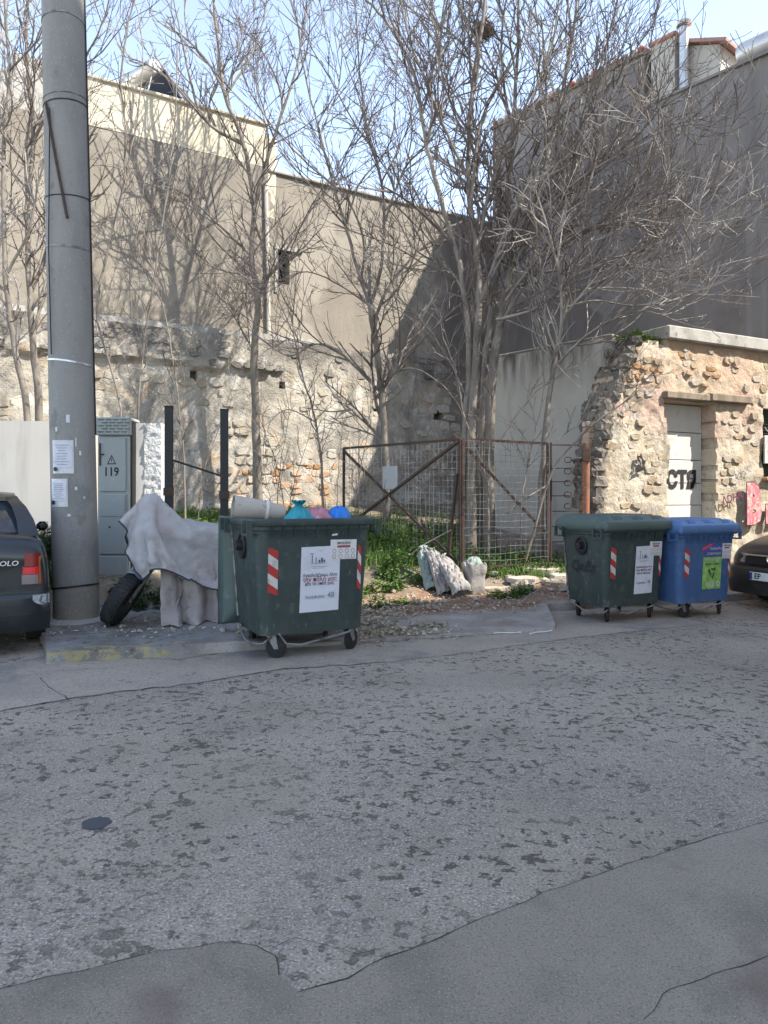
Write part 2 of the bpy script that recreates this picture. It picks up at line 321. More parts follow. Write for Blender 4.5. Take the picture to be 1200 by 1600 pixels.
bark = mat('grey_bark', (.235, .203, .172), .9, [ly(5, .4, .65, (.15, .127, .108), st=(1, 1, .3)), ly(2, .5, .7, (.31, .278, .242)), ly(15, .58, .7, (.17, .145, .12), st=(1, 1, .4), f=.7)], bump=[(20, .6, .01, (1, 1, .3))])
twig_m = mat('pale_twig_bark', (.20, .172, .152), .85, [ly(1.5, .4, .65, (.12, .098, .088)), ly(.8, .5, .7, (.29, .262, .238)), ly(9, .55, .66, (.10, .085, .078), st=(1, 1, .4), f=.6)])
twig_k = mat('reddish_twig_bark', (.135, .108, .10), .85, [ly(1.5, .4, .65, (.20, .17, .16)), ly(.8, .5, .7, (.10, .075, .075))])
twig_w = mat('whitish_twig_bark', (.36, .33, .30), .85, [ly(1.5, .4, .65, (.19, .16, .142))])
twig_d = mat('brown_twig_bark', (.16, .125, .11), .85, [ly(1.5, .4, .65, (.22, .18, .155))])
leaf_m = mat('weed_leaf', (.075, .135, .03), .6, [ly(3, .4, .62, (.06, .125, .02)), ly(1.4, .52, .66, (.15, .22, .04)), ly(12, .6, .7, (.2, .24, .07), f=.6)])
leaf_d = mat('dark_shrub_leaf', (.035, .075, .022), .55, [ly(4, .4, .65, (.055, .1, .03))])
grass_m = mat('fresh_grass', (.13, .19, .045), .6, [ly(2, .4, .62, (.10, .18, .03)), ly(5, .58, .7, (.27, .28, .09))])
dry_m = mat('dry_leaf_litter', (.42, .37, .28), .9, [ly(9, .4, .62, (.30, .25, .17)), ly(14, .55, .65, (.52, .47, .38))])
sack_m = mat('white_woven_sack', (.29, .268, .25), .8, [ly(3, .45, .65, (.24, .22, .2)), ly(5, .50, .70, (.19, .155, .135), f=.7)], bump=[(7, .7, .04), (24, .4, .01)])
sack_g = mat('green_tinged_sack', (.24, .285, .255), .8, [ly(3, .45, .65, (.17, .225, .2)), ly(6, .52, .62, (.31, .31, .295))], bump=[(7, .7, .04), (24, .4, .01)])
rubble_m = mat('rubble_stone', (.40, .34, .28), .92, [ly(6, .42, .62, (.3, .25, .2)), ly(14, .55, .68, (.5, .45, .38))], bump=[(14, .6, .02)], rnd=.22)
teal_b = mat('teal_bag', (.02, .27, .33), .4, [ly(9, .45, .65, (.012, .2, .26))], bump=[(10, .6, .02)], spec=.5)
pink_b = mat('pink_bag', (.48, .2, .25), .45, [ly(9, .45, .65, (.36, .13, .17)), ly(5, .58, .7, (.6, .36, .38))], bump=[(10, .6, .02)])
blue_b = mat('blue_bag', (.025, .2, .62), .4, [ly(9, .45, .65, (.02, .15, .5))], bump=[(10, .6, .02)])
card_m = mat('rolled_card', (.42, .38, .33), .85, [ly(4, .45, .65, (.36, .32, .28)), ly(9, .6, .7, (.26, .23, .2))], bump=[(12, .3, .01)])
tape_m = mat('white_tape', (.6, .58, .56), .6)
roof_t = mat('red_roof_tile', (.38, .14, .09), .85, [ly(5, .45, .65, (.3, .12, .085))], rnd=.15)
tank_m = mat('tank_steel', (.62, .6, .58), .35, [ly(3, .45, .65, (.5, .48, .46))], metal=.5)
panel_m = mat('solar_collector_glass', (.03, .04, .07), .12, spec=.7)
sky_box = mat('panel_back', (.35, .36, .37), .6)
wood_m = mat('weathered_wood', (.25, .2, .15), .9, [ly(6, .42, .62, (.17, .135, .1), st=(1, 1, .2))])
door_m = mat('white_metal_door', (.58, .565, .53), .7, [ly(1.5, .45, .65, (.52, .5, .47)), ly(6, .6, .72, (.38, .35, .31), f=.6)])
shut_m = mat('green_shutter', (.05, .075, .05), .7, [ly(6, .5, .7, (.12, .13, .1))])
gr_black = mat('black_spray', (.025, .025, .028), .85, [ly(12, .6, .72, (.2, .18, .16), f=.8)])
gr_pink = mat('pink_spray', (.50, .155, .19), .85, [ly(6, .45, .62, (.56, .30, .29)), ly(12, .53, .6, (.56, .47, .38), d=6, f=.9)])
gr_dark = mat('plum_spray', (.13, .035, .06), .85, [ly(14, .58, .7, (.4, .3, .26), f=.7)])
gr_white = mat('white_spray', (.62, .62, .58), .85)
bldg_m = mat('pale_render', (.72, .62, .48), .9, [ly(1, .4, .65, (.66, .57, .44))])
cable_m = mat('black_cable', (.02, .02, .022), .6)
# ------------------------------------------------------------------ ground sheets
b = MB(); b.add([(-70, -60, 0), (70, -60, 0), (70, 90, 0), (-70, 90, 0)], [(0, 1, 2, 3)]); struct(b.build('road', asph))
def sheet(name, poly, z, m):
    me = bpy.data.meshes.new(name); me.from_pydata([(p[0], p[1], z) for p in poly], [], [tuple(range(len(poly)))]); me.materials.append(m)
    return struct(link(name, me))
def lip_sheet(name, poly, z, m):
    o = sheet(name, poly, z, m); b = MB(); n = len(poly); c = sum((p for p in poly), Vector()) / n
    for i in range(n):
        a, d = poly[i], poly[(i + 1) % n]; ra = (a - c).normalized() * .012; rd = (d - c).normalized() * .012
        b.add([(a.x, a.y, z), (a.x + ra.x, a.y + ra.y, .0005), (d.x + rd.x, d.y + rd.y, .0005), (d.x, d.y, z)], [(0, 1, 2, 3)])
    struct(b.build(name + '_edge', m)); return o
def jag(pts, step=.06, amp=.02, sd=0):
    out = []
    for a, c in zip(pts, pts[1:]):
        n = max(1, int((c - a).length / step))
        for i in range(n):
            p = a.lerp(c, i / n); k = p.x * 3.1 + sd
            out.append(p + Vector((noise.noise(Vector((k * 2.3, p.y * 5, sd))), noise.noise(Vector((k * 2.3, p.y * 5, sd + 9))), 0)) * amp)
    return out + [pts[-1]]
seam_far = jag([GP(*p) for p in ((-420, 1165), (-150, 1128), (0, 1112), (110, 1092), (200, 1080), (320, 1066), (430, 1047), (520, 1041), (600, 1036), (760, 1016), (900, 996), (1100, 975))], .1, .05, 3)
kerb_l = [Vector((x, qk(x) + .33 * x + .02, 0)) for x in np.arange(3.6, -3.3, -.15)]
sheet('kerbside_strip', seam_far + kerb_l + [Vector((-3.6, 6.9, 0)), Vector((-9, 5, 0)), Vector((-9, 3.6, 0))], .004, asph_k)
near = [GP(*p) for p in ((-320, 1600), (-60, 1566), (40, 1542), (100, 1527), (180, 1507), (240, 1494), (300, 1486), (345, 1478), (400, 1483), (428, 1497), (436, 1530), (470, 1556), (540, 1535), (600, 1506), (680, 1474), (760, 1439), (830, 1410),
        (900, 1383), (980, 1354), (1060, 1330), (1130, 1306), (1200, 1287), (1400, 1225), (1700, 1150))]
near_e = jag(near, .035, .022, 1)
lip_sheet('asphalt_patch', near_e + [Vector((9, -3, 0)), Vector((-3, -3, 0))], .013, asph_s)
def crack(pts, wd, sd, name='road_crack', z=.0075, jam=.03):
    p = jag(pts, .04, jam, sd); b = MB(); vs = []
    for i, q in enumerate(p):
        t = (p[min(i + 1, len(p) - 1)] - p[max(i - 1, 0)]).normalized(); s = Vector((-t.y, t.x, 0)) * wd * .62 * (.3 + 1.2 * abs(noise.noise(Vector((i * .21, sd, 0)))))
        vs += [(q + s)[:2] + (z,), (q - s)[:2] + (z,)]
    b.add(vs, [(2 * i, 2 * i + 1, 2 * i + 3, 2 * i + 2) for i in range(len(p) - 1)]); return struct(b.build(name, crackm))
def loose_grit():
    r = random.Random(6); b = MB()
    for p in near_e:
        for _ in range(3):
            q = p + Vector((r.gauss(0, .05), r.gauss(.03, .06), 0)); s = r.uniform(.0015, .0055); o = len(b.v); h = s * r.uniform(.5, 1)
            b.v += [(q.x - s, q.y - s * .6, .001), (q.x + s, q.y - s * .5, .001), (q.x + s * .2, q.y + s, .001), (q.x, q.y, .002 + h)]; b.f += [(0 + o, 1 + o, 3 + o), (1 + o, 2 + o, 3 + o), (2 + o, 0 + o, 3 + o)]; b.m += [0, 0, 0]
    o = b.build('gravel', asph_k); tag(o, 'loose grit crumbled along the edge of the asphalt patch', 'gravel', None, 'stuff')
loose_grit()
crack(near[11:12] + near[12:], .0055, 1, z=.0145, jam=.022); crack(near[:11], .006, 1.0, z=.0145, jam=.022)
crack([GP(*p) for p in ((0, 1112), (110, 1092), (200, 1080), (320, 1066), (430, 1047), (520, 1041), (600, 1036))], .012, 3, jam=.05)
crack([GP(*p) for p in ((110, 1096), (75, 1072), (62, 1060))], .008, 5)
crack([GP(*p) for p in ((200, 1029), (280, 1031), (340, 1022))], .016, 6); crack([GP(*p) for p in ((0, 1052), (160, 1046), (240, 1036))], .006, 8)
crack([GP(*p) for p in ((425, 1486), (465, 1465), (520, 1482), (560, 1495), (600, 1484))], .006, 7)
crack([GP(*p) for p in ((1000, 1600), (1040, 1562), (1110, 1530), (1200, 1500))], .005, 9, z=.0145)
base = GP(150, 1287); tar = mat('tar_blot', (.07, .07, .075), .9)
sheet('tar_spot', [base + Vector((math.cos(a), math.sin(a), 0)) * .07 * (1 + .35 * noise.noise(Vector((math.cos(a) * 2, math.sin(a) * 2, 4)))) for a in np.linspace(0, 6.2, 24)], .0045, tar)

# lot and pavement: one sheet that follows the kerb
xs = sorted(set(list(np.arange(-13, 13.01, .14)) + list(np.arange(1.9, 2.4, .03)) + list(np.arange(-3.4, -2.9, .05))))
ds = [-.03, 0., .012, .06] + list(np.arange(.15, 3.6, .11)) + list(np.arange(3.7, 17, .25))
vs = []
for d in ds:
    for x in xs:
        wob = fbm(x * 2.2, 0, 5) * .05 + fbm(x * 9, 0, 2) * .012
        y = qk(x) + .33 * x + d + wob * max(0, 1 - abs(d) * 2)
        if d < 0: z = -.06
        else: z = max(.012, ground(x, qk(x) + .33 * x + d + 1e-4) - (.015 if d == 0 else 0))
        vs.append((x, y, z))
n = len(xs); b = MB(); b.add(vs, [(i * n + j, i * n + j + 1, (i + 1) * n + j + 1, (i + 1) * n + j) for i in range(len(ds) - 1) for j in range(n - 1)])
struct(autosmooth(b.build('vacant_lot_ground', gmat), 50))
crack([Vector((x, qk(x) + .33 * x - .015 + .03 * fbm(x * 2, 3), 0)) for x in np.arange(-.5, 2.0, .25)], .02, 12, jam=.04)

# ------------------------------------------------------------------ walls with real relief
def wall_sheet(name, parent, u0, u1, z0, z1, res, m, inside=None, disp=None, thick=.3, y=0., smooth=True):
    nu = max(1, int(round((u1 - u0) / res))); nz = max(1, int(round((z1 - z0) / res)))
    us = np.linspace(u0, u1, nu + 1); zs = np.linspace(z0, z1, nz + 1); keep = {}
    for i in range(nz):
        for j in range(nu):
            if inside is None or inside((us[j] + us[j + 1]) / 2, (zs[i] + zs[i + 1]) / 2): keep[(i, j)] = 1
    idx = {}; vs = []; fs = []
    def vid(i, j, back=0):
        k = (i, j, back)
        if k not in idx:
            u, z = us[j], zs[i]; d = disp(u, z) if disp and not back else 0
            idx[k] = len(vs); vs.append((u, y + thick if back else y - d, z))
        return idx[k]
    for (i, j) in keep:
        fs.append((vid(i, j), vid(i, j + 1), vid(i + 1, j + 1), vid(i + 1, j)))
        for (di, dj, p, q) in ((-1, 0, (i, j), (i, j + 1)), (1, 0, (i + 1, j + 1), (i + 1, j)), (0, -1, (i + 1, j), (i, j)), (0, 1, (i, j + 1), (i + 1, j + 1))):
            if (i + di, j + dj) not in keep: fs.append((vid(*p, 1), vid(*q, 1), vid(*q), vid(*p)))
    b = MB(); b.add(vs, fs); o = b.build(name, m, parent)
    return autosmooth(o, 45) if smooth else o
def stone_mesh(m, sd):
    r = random.Random(sd); n = r.randint(7, 9); ring = []
    for k in range(n):
        a = 2 * math.pi * (k + r.uniform(-.25, .25)) / n; e = r.uniform(.88, 1.08)
        x, z = math.cos(a), math.sin(a); s = max(abs(x), abs(z)) ** .65
        ring.append((x / s * .52 * e, z / s * .52 * e))
    b = MB(); b.loft([[(x, .35, z) for x, z in ring], [(x, -.1, z) for x, z in ring], [(x * .97, -.42 + r.uniform(-.05, .05), z * .96) for x, z in ring], [(x * .84 + r.uniform(-.03, .03), -.56 + r.uniform(-.10, .10), z * .83) for x, z in ring]]); return b.mesh('stone', m)
def lay_stones(parent, meshes, u0, u1, z0, z1, hr, wr, keepf, disp, dy, limit, sd, name='stone', skip=.2, y=0.):
    r = random.Random(sd); items = []; z = z0
    while z < z1:
        h = r.uniform(*hr); u = u0 - r.uniform(0, wr[0])
        while u < u1:
            wd = r.uniform(*wr); c = (u + wd / 2, z + h / 2 + r.uniform(-.02, .02))
            if r.random() > skip and keepf(c[0], c[1], wd / 2, h / 2): items.append((c, wd, h))
            u += wd + .012
        z += h + .01
    r.shuffle(items)
    for (c, wd, h) in items[:limit]:
        o = link(name, r.choice(meshes), parent, (c[0], y - disp(*c) + dy * r.uniform(.2, 1.2), c[1]), (r.uniform(-.06, .06), r.uniform(-.14, .14), r.uniform(-.05, .05)))
        o.scale = (wd * r.uniform(.92, 1.02), r.uniform(.055, .085), h * r.uniform(.92, 1.03))
    return len(items)

# back boundary: lower rubble wall, stucco gable above it, cream storey on top
BA = math.atan2(.514, .857)
bw = thing('rubble_wall', 'whitewashed rubble stone wall with a dark stained top across the back of the vacant lot', 'wall', (-10, 13.5, 0), BA)
def bdisp(u, z):
    d = fbm(u * .7, z * .7, 1) * .07 + fbm(u * 3, z * 3, 4, 4) * .035 + fbm(u * 9, z * 9, 2) * .012
    if z > 4.45 + fbm(u * .8, 2) * .12 and u < 8.7: d += .1
    return d
def binside(u, z):
    if z > 5.18 + fbm(u * 1.3, 1) * .06: return False
    for (a, c, e, f_) in ((11.15, 11.33, 3.55, 3.85), (13.0, 13.3, 3.6, 3.8), (13.9, 14.15, 2.85, 3.15), (6.4, 6.62, 4.12, 4.3), (8.5, 8.72, 4.1, 4.28)):
        if a < u < c and e < z < f_: return False
    return True
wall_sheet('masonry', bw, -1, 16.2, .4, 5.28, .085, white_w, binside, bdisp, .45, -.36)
sm_w = [stone_mesh(white_s, i) for i in range(7)]; sm_d = [stone_mesh(dark_s, 20 + i) for i in range(4)]; sm_b = [stone_mesh(brick_m, 40 + i) for i in range(4)]
def bk(u, z, a, c):
    if fbm(u * .55, z * .8, 6) < -.06: return False
    return binside(u - a, z) and binside(u + a, z) and not (8.7 < u < 11 and z < 2.6 and fbm(u, z, 8) > .1)
lay_stones(bw, sm_w, 2.2, 15.2, 1.2, 4.2, (.17, .27), (.22, .42), bk, bdisp, .034, 190, 3, y=-.36)
lay_stones(bw, sm_d, 2.2, 15.2, 4.45, 5.05, (.15, .22), (.2, .36), lambda u, z, a, c: fbm(u, z, 3) > -.1, bdisp, .038, 60, 4, y=-.36)
lay_stones(bw, sm_b, 7.1, 9.9, 1.1, 2.2, (.11, .17), (.15, .3), lambda u, z, a, c: fbm(u * 1.2, z * 1.5, 5) > -.12, bdisp, .03, 34, 5, name='brick', y=-.36)
cp = wall_sheet('coping', bw, -1, 9.4, 5.16, 5.33, .085, conc, None, lambda u, z: fbm(u * 2, z * 4, 3) * .03, .4, -.40)

gb = thing('gable_house', 'tan stucco party wall of the house rising behind the rubble wall at the back', 'house', (-10, 13.5, 0), BA)
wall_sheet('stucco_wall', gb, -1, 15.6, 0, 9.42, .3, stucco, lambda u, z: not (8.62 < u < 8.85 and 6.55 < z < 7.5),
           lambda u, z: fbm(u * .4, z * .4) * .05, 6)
b = MB(); b.box(8.55, 8.95, .25, .3, 6.4, 7.6); b.build('window_recess', black_p, gb)
b = MB(); b.box(8.56, 8.63, -.05, .02, 6.45, 7.55); b.box(8.56, 9.3, -.06, .02, 7.5, 7.6); b.build('window_surround', conc, gb)
b = MB(); b.tube([(8.32, -.06, 9.0), (8.36, -.07, 7.5), (8.4, -.06, 5.35)], .05, 8); b.build('drain_pipe', white_wall, gb)
b = MB(); b.box(8.4, 15.6, -.06, .3, 9.32, 9.40, bev=.02); b.build('roof_edge', conc, gb)
cb = thing('cream_house', 'sunlit cream rendered upper storey above the tan stucco wall on the left', 'house', (-10, 13.5, 0), BA)
wall_sheet('wall', cb, 3.6, 8.35, 9.43, 10.42, .3, cream, None, lambda u, z: fbm(u, z) * .02, 5, .0)
b = MB(); b.box(3.5, 8.42, -.05, 5, 10.42, 10.5, bev=.02); b.build('parapet_coping', cream, cb)
b = MB(); b.box(8.36, 8.62, -.02, .5, 8.2, 10.2, bev=.03); b.build('corner_pier', cream, cb)
gl = thing('grey_house', 'low grey rendered house end at the far left behind the thin trees', 'house', (-10, 13.5, 0), BA)
wall_sheet('wall', gl, -2, 3.55, 9.43, 10.15, .3, conc, None, lambda u, z: fbm(u, z) * .03, 4, .02)
b = MB(); b.box(2.9, 3.5, .1, .8, 10.15, 10.6, bev=.03); b.build('chimney', conc, gl)
def solar(loc, rz, label, sc_=1.):
    t = thing('solar_heater', label, 'solar water heater', loc, rz); t.scale = (sc_,) * 3
    b = MB(); b.lathe([(.02, -.75), (.2, -.73), (.24, -.66), (.24, .66), (.2, .73), (.02, .75)], (0, .1, .95), 'x', 20); autosmooth(b.build('tank', tank_m, t))
    b = MB(); v0 = len(b.v); b.box(-.95, .95, -.04, .04, -.95, .0, bev=.01); b.xf(Matrix.Translation((0, -.1, .85)) @ Matrix.Rotation(R(-42), 4, 'X')); b.build('collector', panel_m, t)
    for x in (-.6, .6):
        b = MB(); b.tube([(x, .3, 0), (x, .12, .75)], .025, 5); b.tube([(x, -.75, .1), (x, .3, .02)], .022, 5); b.build('leg', galv, t)
    return t
solar((-10 + .857 * 5.65 - .514 * .6, 13.5 + .514 * 5.65 + .857 * .6, 10.45), BA + 1.9, 'solar water heater with dark collector on the cream house roof', .72)

# tall grey building on the right with a stepped roof line
HA = math.atan2(-.769, .639)
hb = thing('grey_party_building', 'tall dark grey stucco building with blank shaded party wall and stepped roof on the right', 'building', (3.15, 21.4, 0), HA)
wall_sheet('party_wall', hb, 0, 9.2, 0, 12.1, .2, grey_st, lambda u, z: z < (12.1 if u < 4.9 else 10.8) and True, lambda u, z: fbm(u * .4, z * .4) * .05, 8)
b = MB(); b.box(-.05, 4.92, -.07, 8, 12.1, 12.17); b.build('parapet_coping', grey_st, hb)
for i in range(22):
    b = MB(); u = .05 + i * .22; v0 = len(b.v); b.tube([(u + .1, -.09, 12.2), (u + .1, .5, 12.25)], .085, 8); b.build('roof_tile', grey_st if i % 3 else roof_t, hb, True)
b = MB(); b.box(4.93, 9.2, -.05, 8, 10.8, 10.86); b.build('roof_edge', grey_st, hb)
rh = thing('rooftop_room', 'small white rooftop room with a sloping red tile roof on the grey building', 'rooftop room', (3.15, 21.4, 10.86), HA)
b = MB(); b.box(4.96, 5.55, .06, .8, 0, 1.35); b.box(5.55, 6.5, .3, 3, 0, .8); b.add([(5.55, .3, .8), (6.5, .3, .8), (5.55, .3, 1.2), (5.55, 3, .8), (6.5, 3, .8), (5.55, 3, 1.2)], [(0, 1, 2), (3, 5, 4), (0, 2, 5, 3), (1, 4, 5, 2)])
b.build('wall', white_wall, rh)
b = MB(); b.loft([[(5.56, .16, 1.22), (6.7, .16, .74), (6.7, .16, .82), (5.56, .16, 1.31)], [(5.56, 3.1, 1.22), (6.7, 3.1, .74), (6.7, 3.1, .82), (5.56, 3.1, 1.31)]]); b.build('roof', roof_t, rh)
b = MB(); b.box(4.9, 5.6, 0, .88, 1.352, 1.46, bev=.03); b.build('roof_cap', roof_t, rh)
fl = thing('steel_flue', 'tall shiny steel flue pipe with a round cap beside the red roofed room', 'chimney flue', (3.15, 21.4, 10.86), HA)
b = MB(); b.lathe([(.11, -.02), (.11, 1.42), (.115, 1.45)], (5.75, .12, 0), seg=16); autosmooth(b.build('pipe', galv, fl))
b = MB(); b.lathe([(.05, 1.44), (.17, 1.5), (.19, 1.56), (.17, 1.58), (.02, 1.6)], (5.75, .12, 0), seg=16); autosmooth(b.build('cap', galv, fl))
b = MB(); b.tube([(5.3, .1, 1.3), (5.3, .1, 1.85)], .02, 5); b.build('thin_pipe', galv, fl)
solar((3.15 + .639 * 7.75 + .769 * .5, 21.4 - .769 * 7.75 + .639 * .5, 10.12), HA + math.pi, 'steel solar water tank at the upper right roof edge of the grey building', 1.15)

# ruined street front on the right
FA = math.atan2(.46, .888); FO = (3.87, 12.28, 0)
rf = thing('ruined_house', 'ruined ochre rubble stone house front with broken left edge, doorway and concrete ledge', 'house', FO, FA)
def uL(z): return float(np.interp(z, [.3, 1., 2.3, 2.9, 3.3, 3.9, 4.2], [-.55, -.5, -.4, -.24, -.1, .26, .42])) + .10 * fbm(z * 2.2, 3, 1) + .05 * fbm(z * 7, 1, 1)
def fdisp(u, z): return fbm(u * 1.1, z * 1.1, 3) * .05 + fbm(u * 4, z * 4, 4, 4) * .028 + fbm(u * 11, z * 11, 2) * .009 - .09 * sstep(1 - (u - uL(z)) / .22)
def finside(u, z):
    if u < uL(z): return False
    if z > 4.17 + .05 * fbm(u * 3, 1) and u < 1.1: return False
    dl = 1.18 + .02 * fbm(z * 4, 8) - .10 * sstep((z - 2.6) / .5); dr = 2.42 + .03 * fbm(z * 5, 2)
    if dl < u < dr and z < 3.22: return False
    if 3.68 < u < 4.85 and 1.9 < z < 3.2: return False
    return True
wall_sheet('masonry', rf, -.8, 5.25, 0, 4.25, .05, ochre_w, finside, fdisp, .5)
def core(): # ragged end of the broken wall, stone by stone
    b = MB(); r = random.Random(5); z = .1
    while z < 4.2:
        h = r.uniform(.14, .26)
        for yy in (.08, .27, .44):
            u = uL(z + h / 2); s = r.uniform(.15, .22)
            ring0 = len(b.v); st = stone_mesh(dark_break, r.randint(0, 999))
            vs = [Matrix.Translation((u + r.uniform(.03, .12), yy, z + h / 2)) @ Matrix.Rotation(R(-90) + r.uniform(-.35, .35), 4, 'Z') @ Matrix.Diagonal((s * 1.15, s * 1.0, h * 1.1, 1)) @ v.co for v in st.vertices]
            b.add(vs, [tuple(p.vertices) for p in st.polygons]); bpy.data.meshes.remove(st)
        z += h * .85
    return b.build('broken_core', dark_break, rf)
core()
sm_o = [stone_mesh(ochre_s, 60 + i) for i in range(8)]; sm_ob = [stone_mesh(brick_m, 80 + i) for i in range(3)]
def fk(u, z, a, c): return all(finside(u + i * a * 1.15, z + j * c * 1.2) for i in (-1, 0, 1) for j in (-1, 0, 1)) and fbm(u * 1.1, z * 1.3, 9) > -.1 and not (1.0 < u < 3.3 and 3.15 < z < 3.5) and not (2.9 < u and z < 1.95)
lay_stones(rf, sm_o, -.6, 5.2, .9, 4.12, (.09, .16), (.13, .28), fk, fdisp, .052, 290, 8, skip=.05)
lay_stones(rf, sm_ob, -.3, 2.9, 3.3, 4.1, (.07, .10), (.14, .24), lambda u, z, a, c: fk(u, z, a, c) and fbm(u * 1.5, z * 2, 12) > .02, fdisp, .03, 26, 9, name='brick', skip=.3)
b = MB(); b.box(1.06, 5.25, -.13, .55, 4.25, 4.48, bev=.02); led = b.build('ledge', conc, rf)
b = MB(); b.box(1.0, 5.2, .56, 2.2, 4.25, 4.35); b.build('roof', conc, rf)
b = MB(); b.box(1.05, 2.15, -.10, .5, 3.225, 3.36, bev=.02); b.box(2.16, 3.25, -.12, .5, 3.235, 3.385, bev=.02); b.build('lintel', wood_m, rf)
b = MB(); b.box(1.05, 2.6, .5, .56, 0, 3.3); b.build('doorway_back', plaster, rf)
dr_ = link('door', None, rf, (1.2, .30, .1))
z = 0
for h in (.66, .62, .4, .42, .5, .5):
    b = MB(); b.box(.0, 1.19, 0, .05, z, z + h - .012, bev=.006); b.build('door_panel', door_m, dr_); z += h
text('graffiti', 'СТЯ', .42, gr_black, dr_, (.66, -.012, 1.72), off=.02, sx=.92)
text('graffiti', 'ΑDHΑ', .2, gr_dark, rf, (2.72, -.10, 1.5), (R(90), R(-12), 0), off=.004)
text('graffiti', 'Σz', .28, gr_black, rf, (.45, -.09, 2.08), (R(90), 0, 0), off=.022, sx=.6)
text('graffiti', 'κρΩ', .18, ink_g, rf, (3.1, -.09, 2.02), (R(90), R(-8), 0))
text('graffiti', 'oNα', .2, ink_g, rf, (.7, -.09, 1.35), (R(90), R(6), 0)); text('graffiti', 'λx', .22, ink_g, rf, (.3, -.09, 2.9), (R(90), 0, 0))
text('graffiti', 'B', .95, gr_dark, rf, (3.3, -.10, 1.36), off=.085, sx=.72); text('graffiti', 'B', .95, gr_pink, rf, (3.3, -.108, 1.36), off=.065, sx=.72)
text('graffiti', 'm3e', .66, gr_dark, rf, (4.22, -.10, 1.25), off=.05); text('graffiti', 'm3e', .66, gr_pink, rf, (4.22, -.108, 1.25), off=.035)
wn = link('window', None, rf, (3.7, .16, 1.92))
b = MB(); b.box(0, .06, 0, .07, 0, 1.26); b.box(1.07, 1.13, 0, .07, 0, 1.26); b.box(.061, 1.069, 0, .07, 0, .06); b.box(.061, 1.069, 0, .07, 1.2, 1.26); b.box(.53, .6, .001, .069, .061, 1.199); b.build('window_frame', shut_m, wn)
for i in range(18):
    b = MB(); b.box(.062, 1.068, .02, .028, -.03, .03); b.xf(Matrix.Translation((0, 0, .1 + i * .062)) @ Matrix.Rotation(R(35), 4, 'X')); b.build('slat', shut_m, wn)
b = MB(); b.box(-.02, 1.15, -.26, -.0, -.09, -.02, bev=.015); b.build('window_sill', brick_m, wn)
sg = tag(link('blank_sign', None, None, FO, (0, 0, FA)), 'blank white sheet hung over the green window shutter at the right edge', 'sign')
b = MB(); b.box(3.68, 4.5, -.06, -.03, 2.15, 2.68, bev=.008); b.build('board', white_m, sg)
b = MB(); b.tube([(3.9, -.045, 2.68), (3.9, .1, 2.85)], .008, 4); b.tube([(4.3, -.045, 2.68), (4.3, .1, 2.85)], .008, 4); b.build('hanger', wire_m, sg)

# plastered flank wall going back from the ruin
PA = math.atan2(-1, .83); ps = Vector((3.98, 12.72, 0)); pdv = Vector((-.83, 1, 0)).normalized(); L_ = 2.85; p0 = ps + pdv * L_
pw = thing('plaster_wall', 'pale plastered flank wall with black streaked top between the trees and the ruined house', 'wall', p0, math.atan2(-pdv.y, -pdv.x))
wall_sheet('masonry', pw, 0, L_, 0, 4.4, .1, plaster, lambda u, z: z < 4.33 - .06 * u / L_ * 1.5 + .03 * fbm(u * 3, 2), lambda u, z: fbm(u * 1.2, z * 1.2) * .03, .4)
b = MB(); b.box(-.02, L_ - .1, .02, .36, 4.2, 4.37, bev=.03); b.build('coping', dark_s, pw)
gp = thing('brick_pier', 'slim orange brick pier beside the broken edge of the ruined house', 'pier', (3.42, 12.32, 0), FA)
z = .3; r_ = random.Random(2)
while z < 2.72:
    b = MB(); b.box(-.085, .085, -.07, .09, z, z + .085, bev=.012); o = b.build('brick', brick_m, gp); o.location = (r_.uniform(-.008, .008), r_.uniform(-.008, .008), 0); z += .1
b = MB(); b.box(-.07, .07, -.055, .08, .2, 2.7); b.build('mortar', conc, gp)

# white wall at the left with a rough spatter end, cabinet, posts
lw = thing('white_wall', 'low smooth white painted wall behind the car and the concrete pole', 'wall', (-8.6, 11.55, 0))
wall_sheet('masonry', lw, 0, 4.1, .3, 2.72, .15, white_wall, None, lambda u, z: fbm(u, z) * .012, .3)
wall_sheet('plinth', lw, 0, 4.1, -.2, .84, .1, conc, None, lambda u, z: fbm(u * 2, z * 2) * .03, .3, -.06)
rw = thing('spatter_wall', 'short white wall end in rough spatter render right of the grey cabinet', 'wall', (-3.605, 10.62, 0))
wall_sheet('smooth_side', rw, -.04, .17, .2, 2.60, .06, white_e, None, lambda u, z: fbm(u, z) * .01, .28)
wall_sheet('rough_side', rw, .171, .44, .2, 2.60, .03, spatter, lambda u, z: u < .415 + .02 * fbm(z * 6, 1), lambda u, z: fbm(u * 16, z * 16, 3) * .022 + .012, .28)

# buildings across the street, behind the viewer: they shade the roadway
SA = math.atan(.5)
def block(name, label, x0, x1, h):
    o = Vector((0, -2.6, 0)); t = thing(name, label, 'building', o, SA); s = 1 / math.cos(SA); a, c = x0 * s, x1 * s
    b = MB(); b.box(a, c, -12, 0, 0, h); b.build('wall', bldg_m, t)
    b = MB(); b.box(a - .05, c + .05, -12, .25, h, h + .3); b.build('parapet', conc, t)
    for k in range(1, int(h / 3.2)):
        b = MB(); b.box(a + 1, c - 1, .001, .9, k * 3.2, k * 3.2 + .18); b.build('balcony', conc, t)
block('apartment_block', 'seven storey pale apartment block with balconies across the street', 4.6, 14.7, 24.6)
block('apartment_block', 'five storey pale apartment block with balconies farther along the street', 14.75, 46, 17.0)
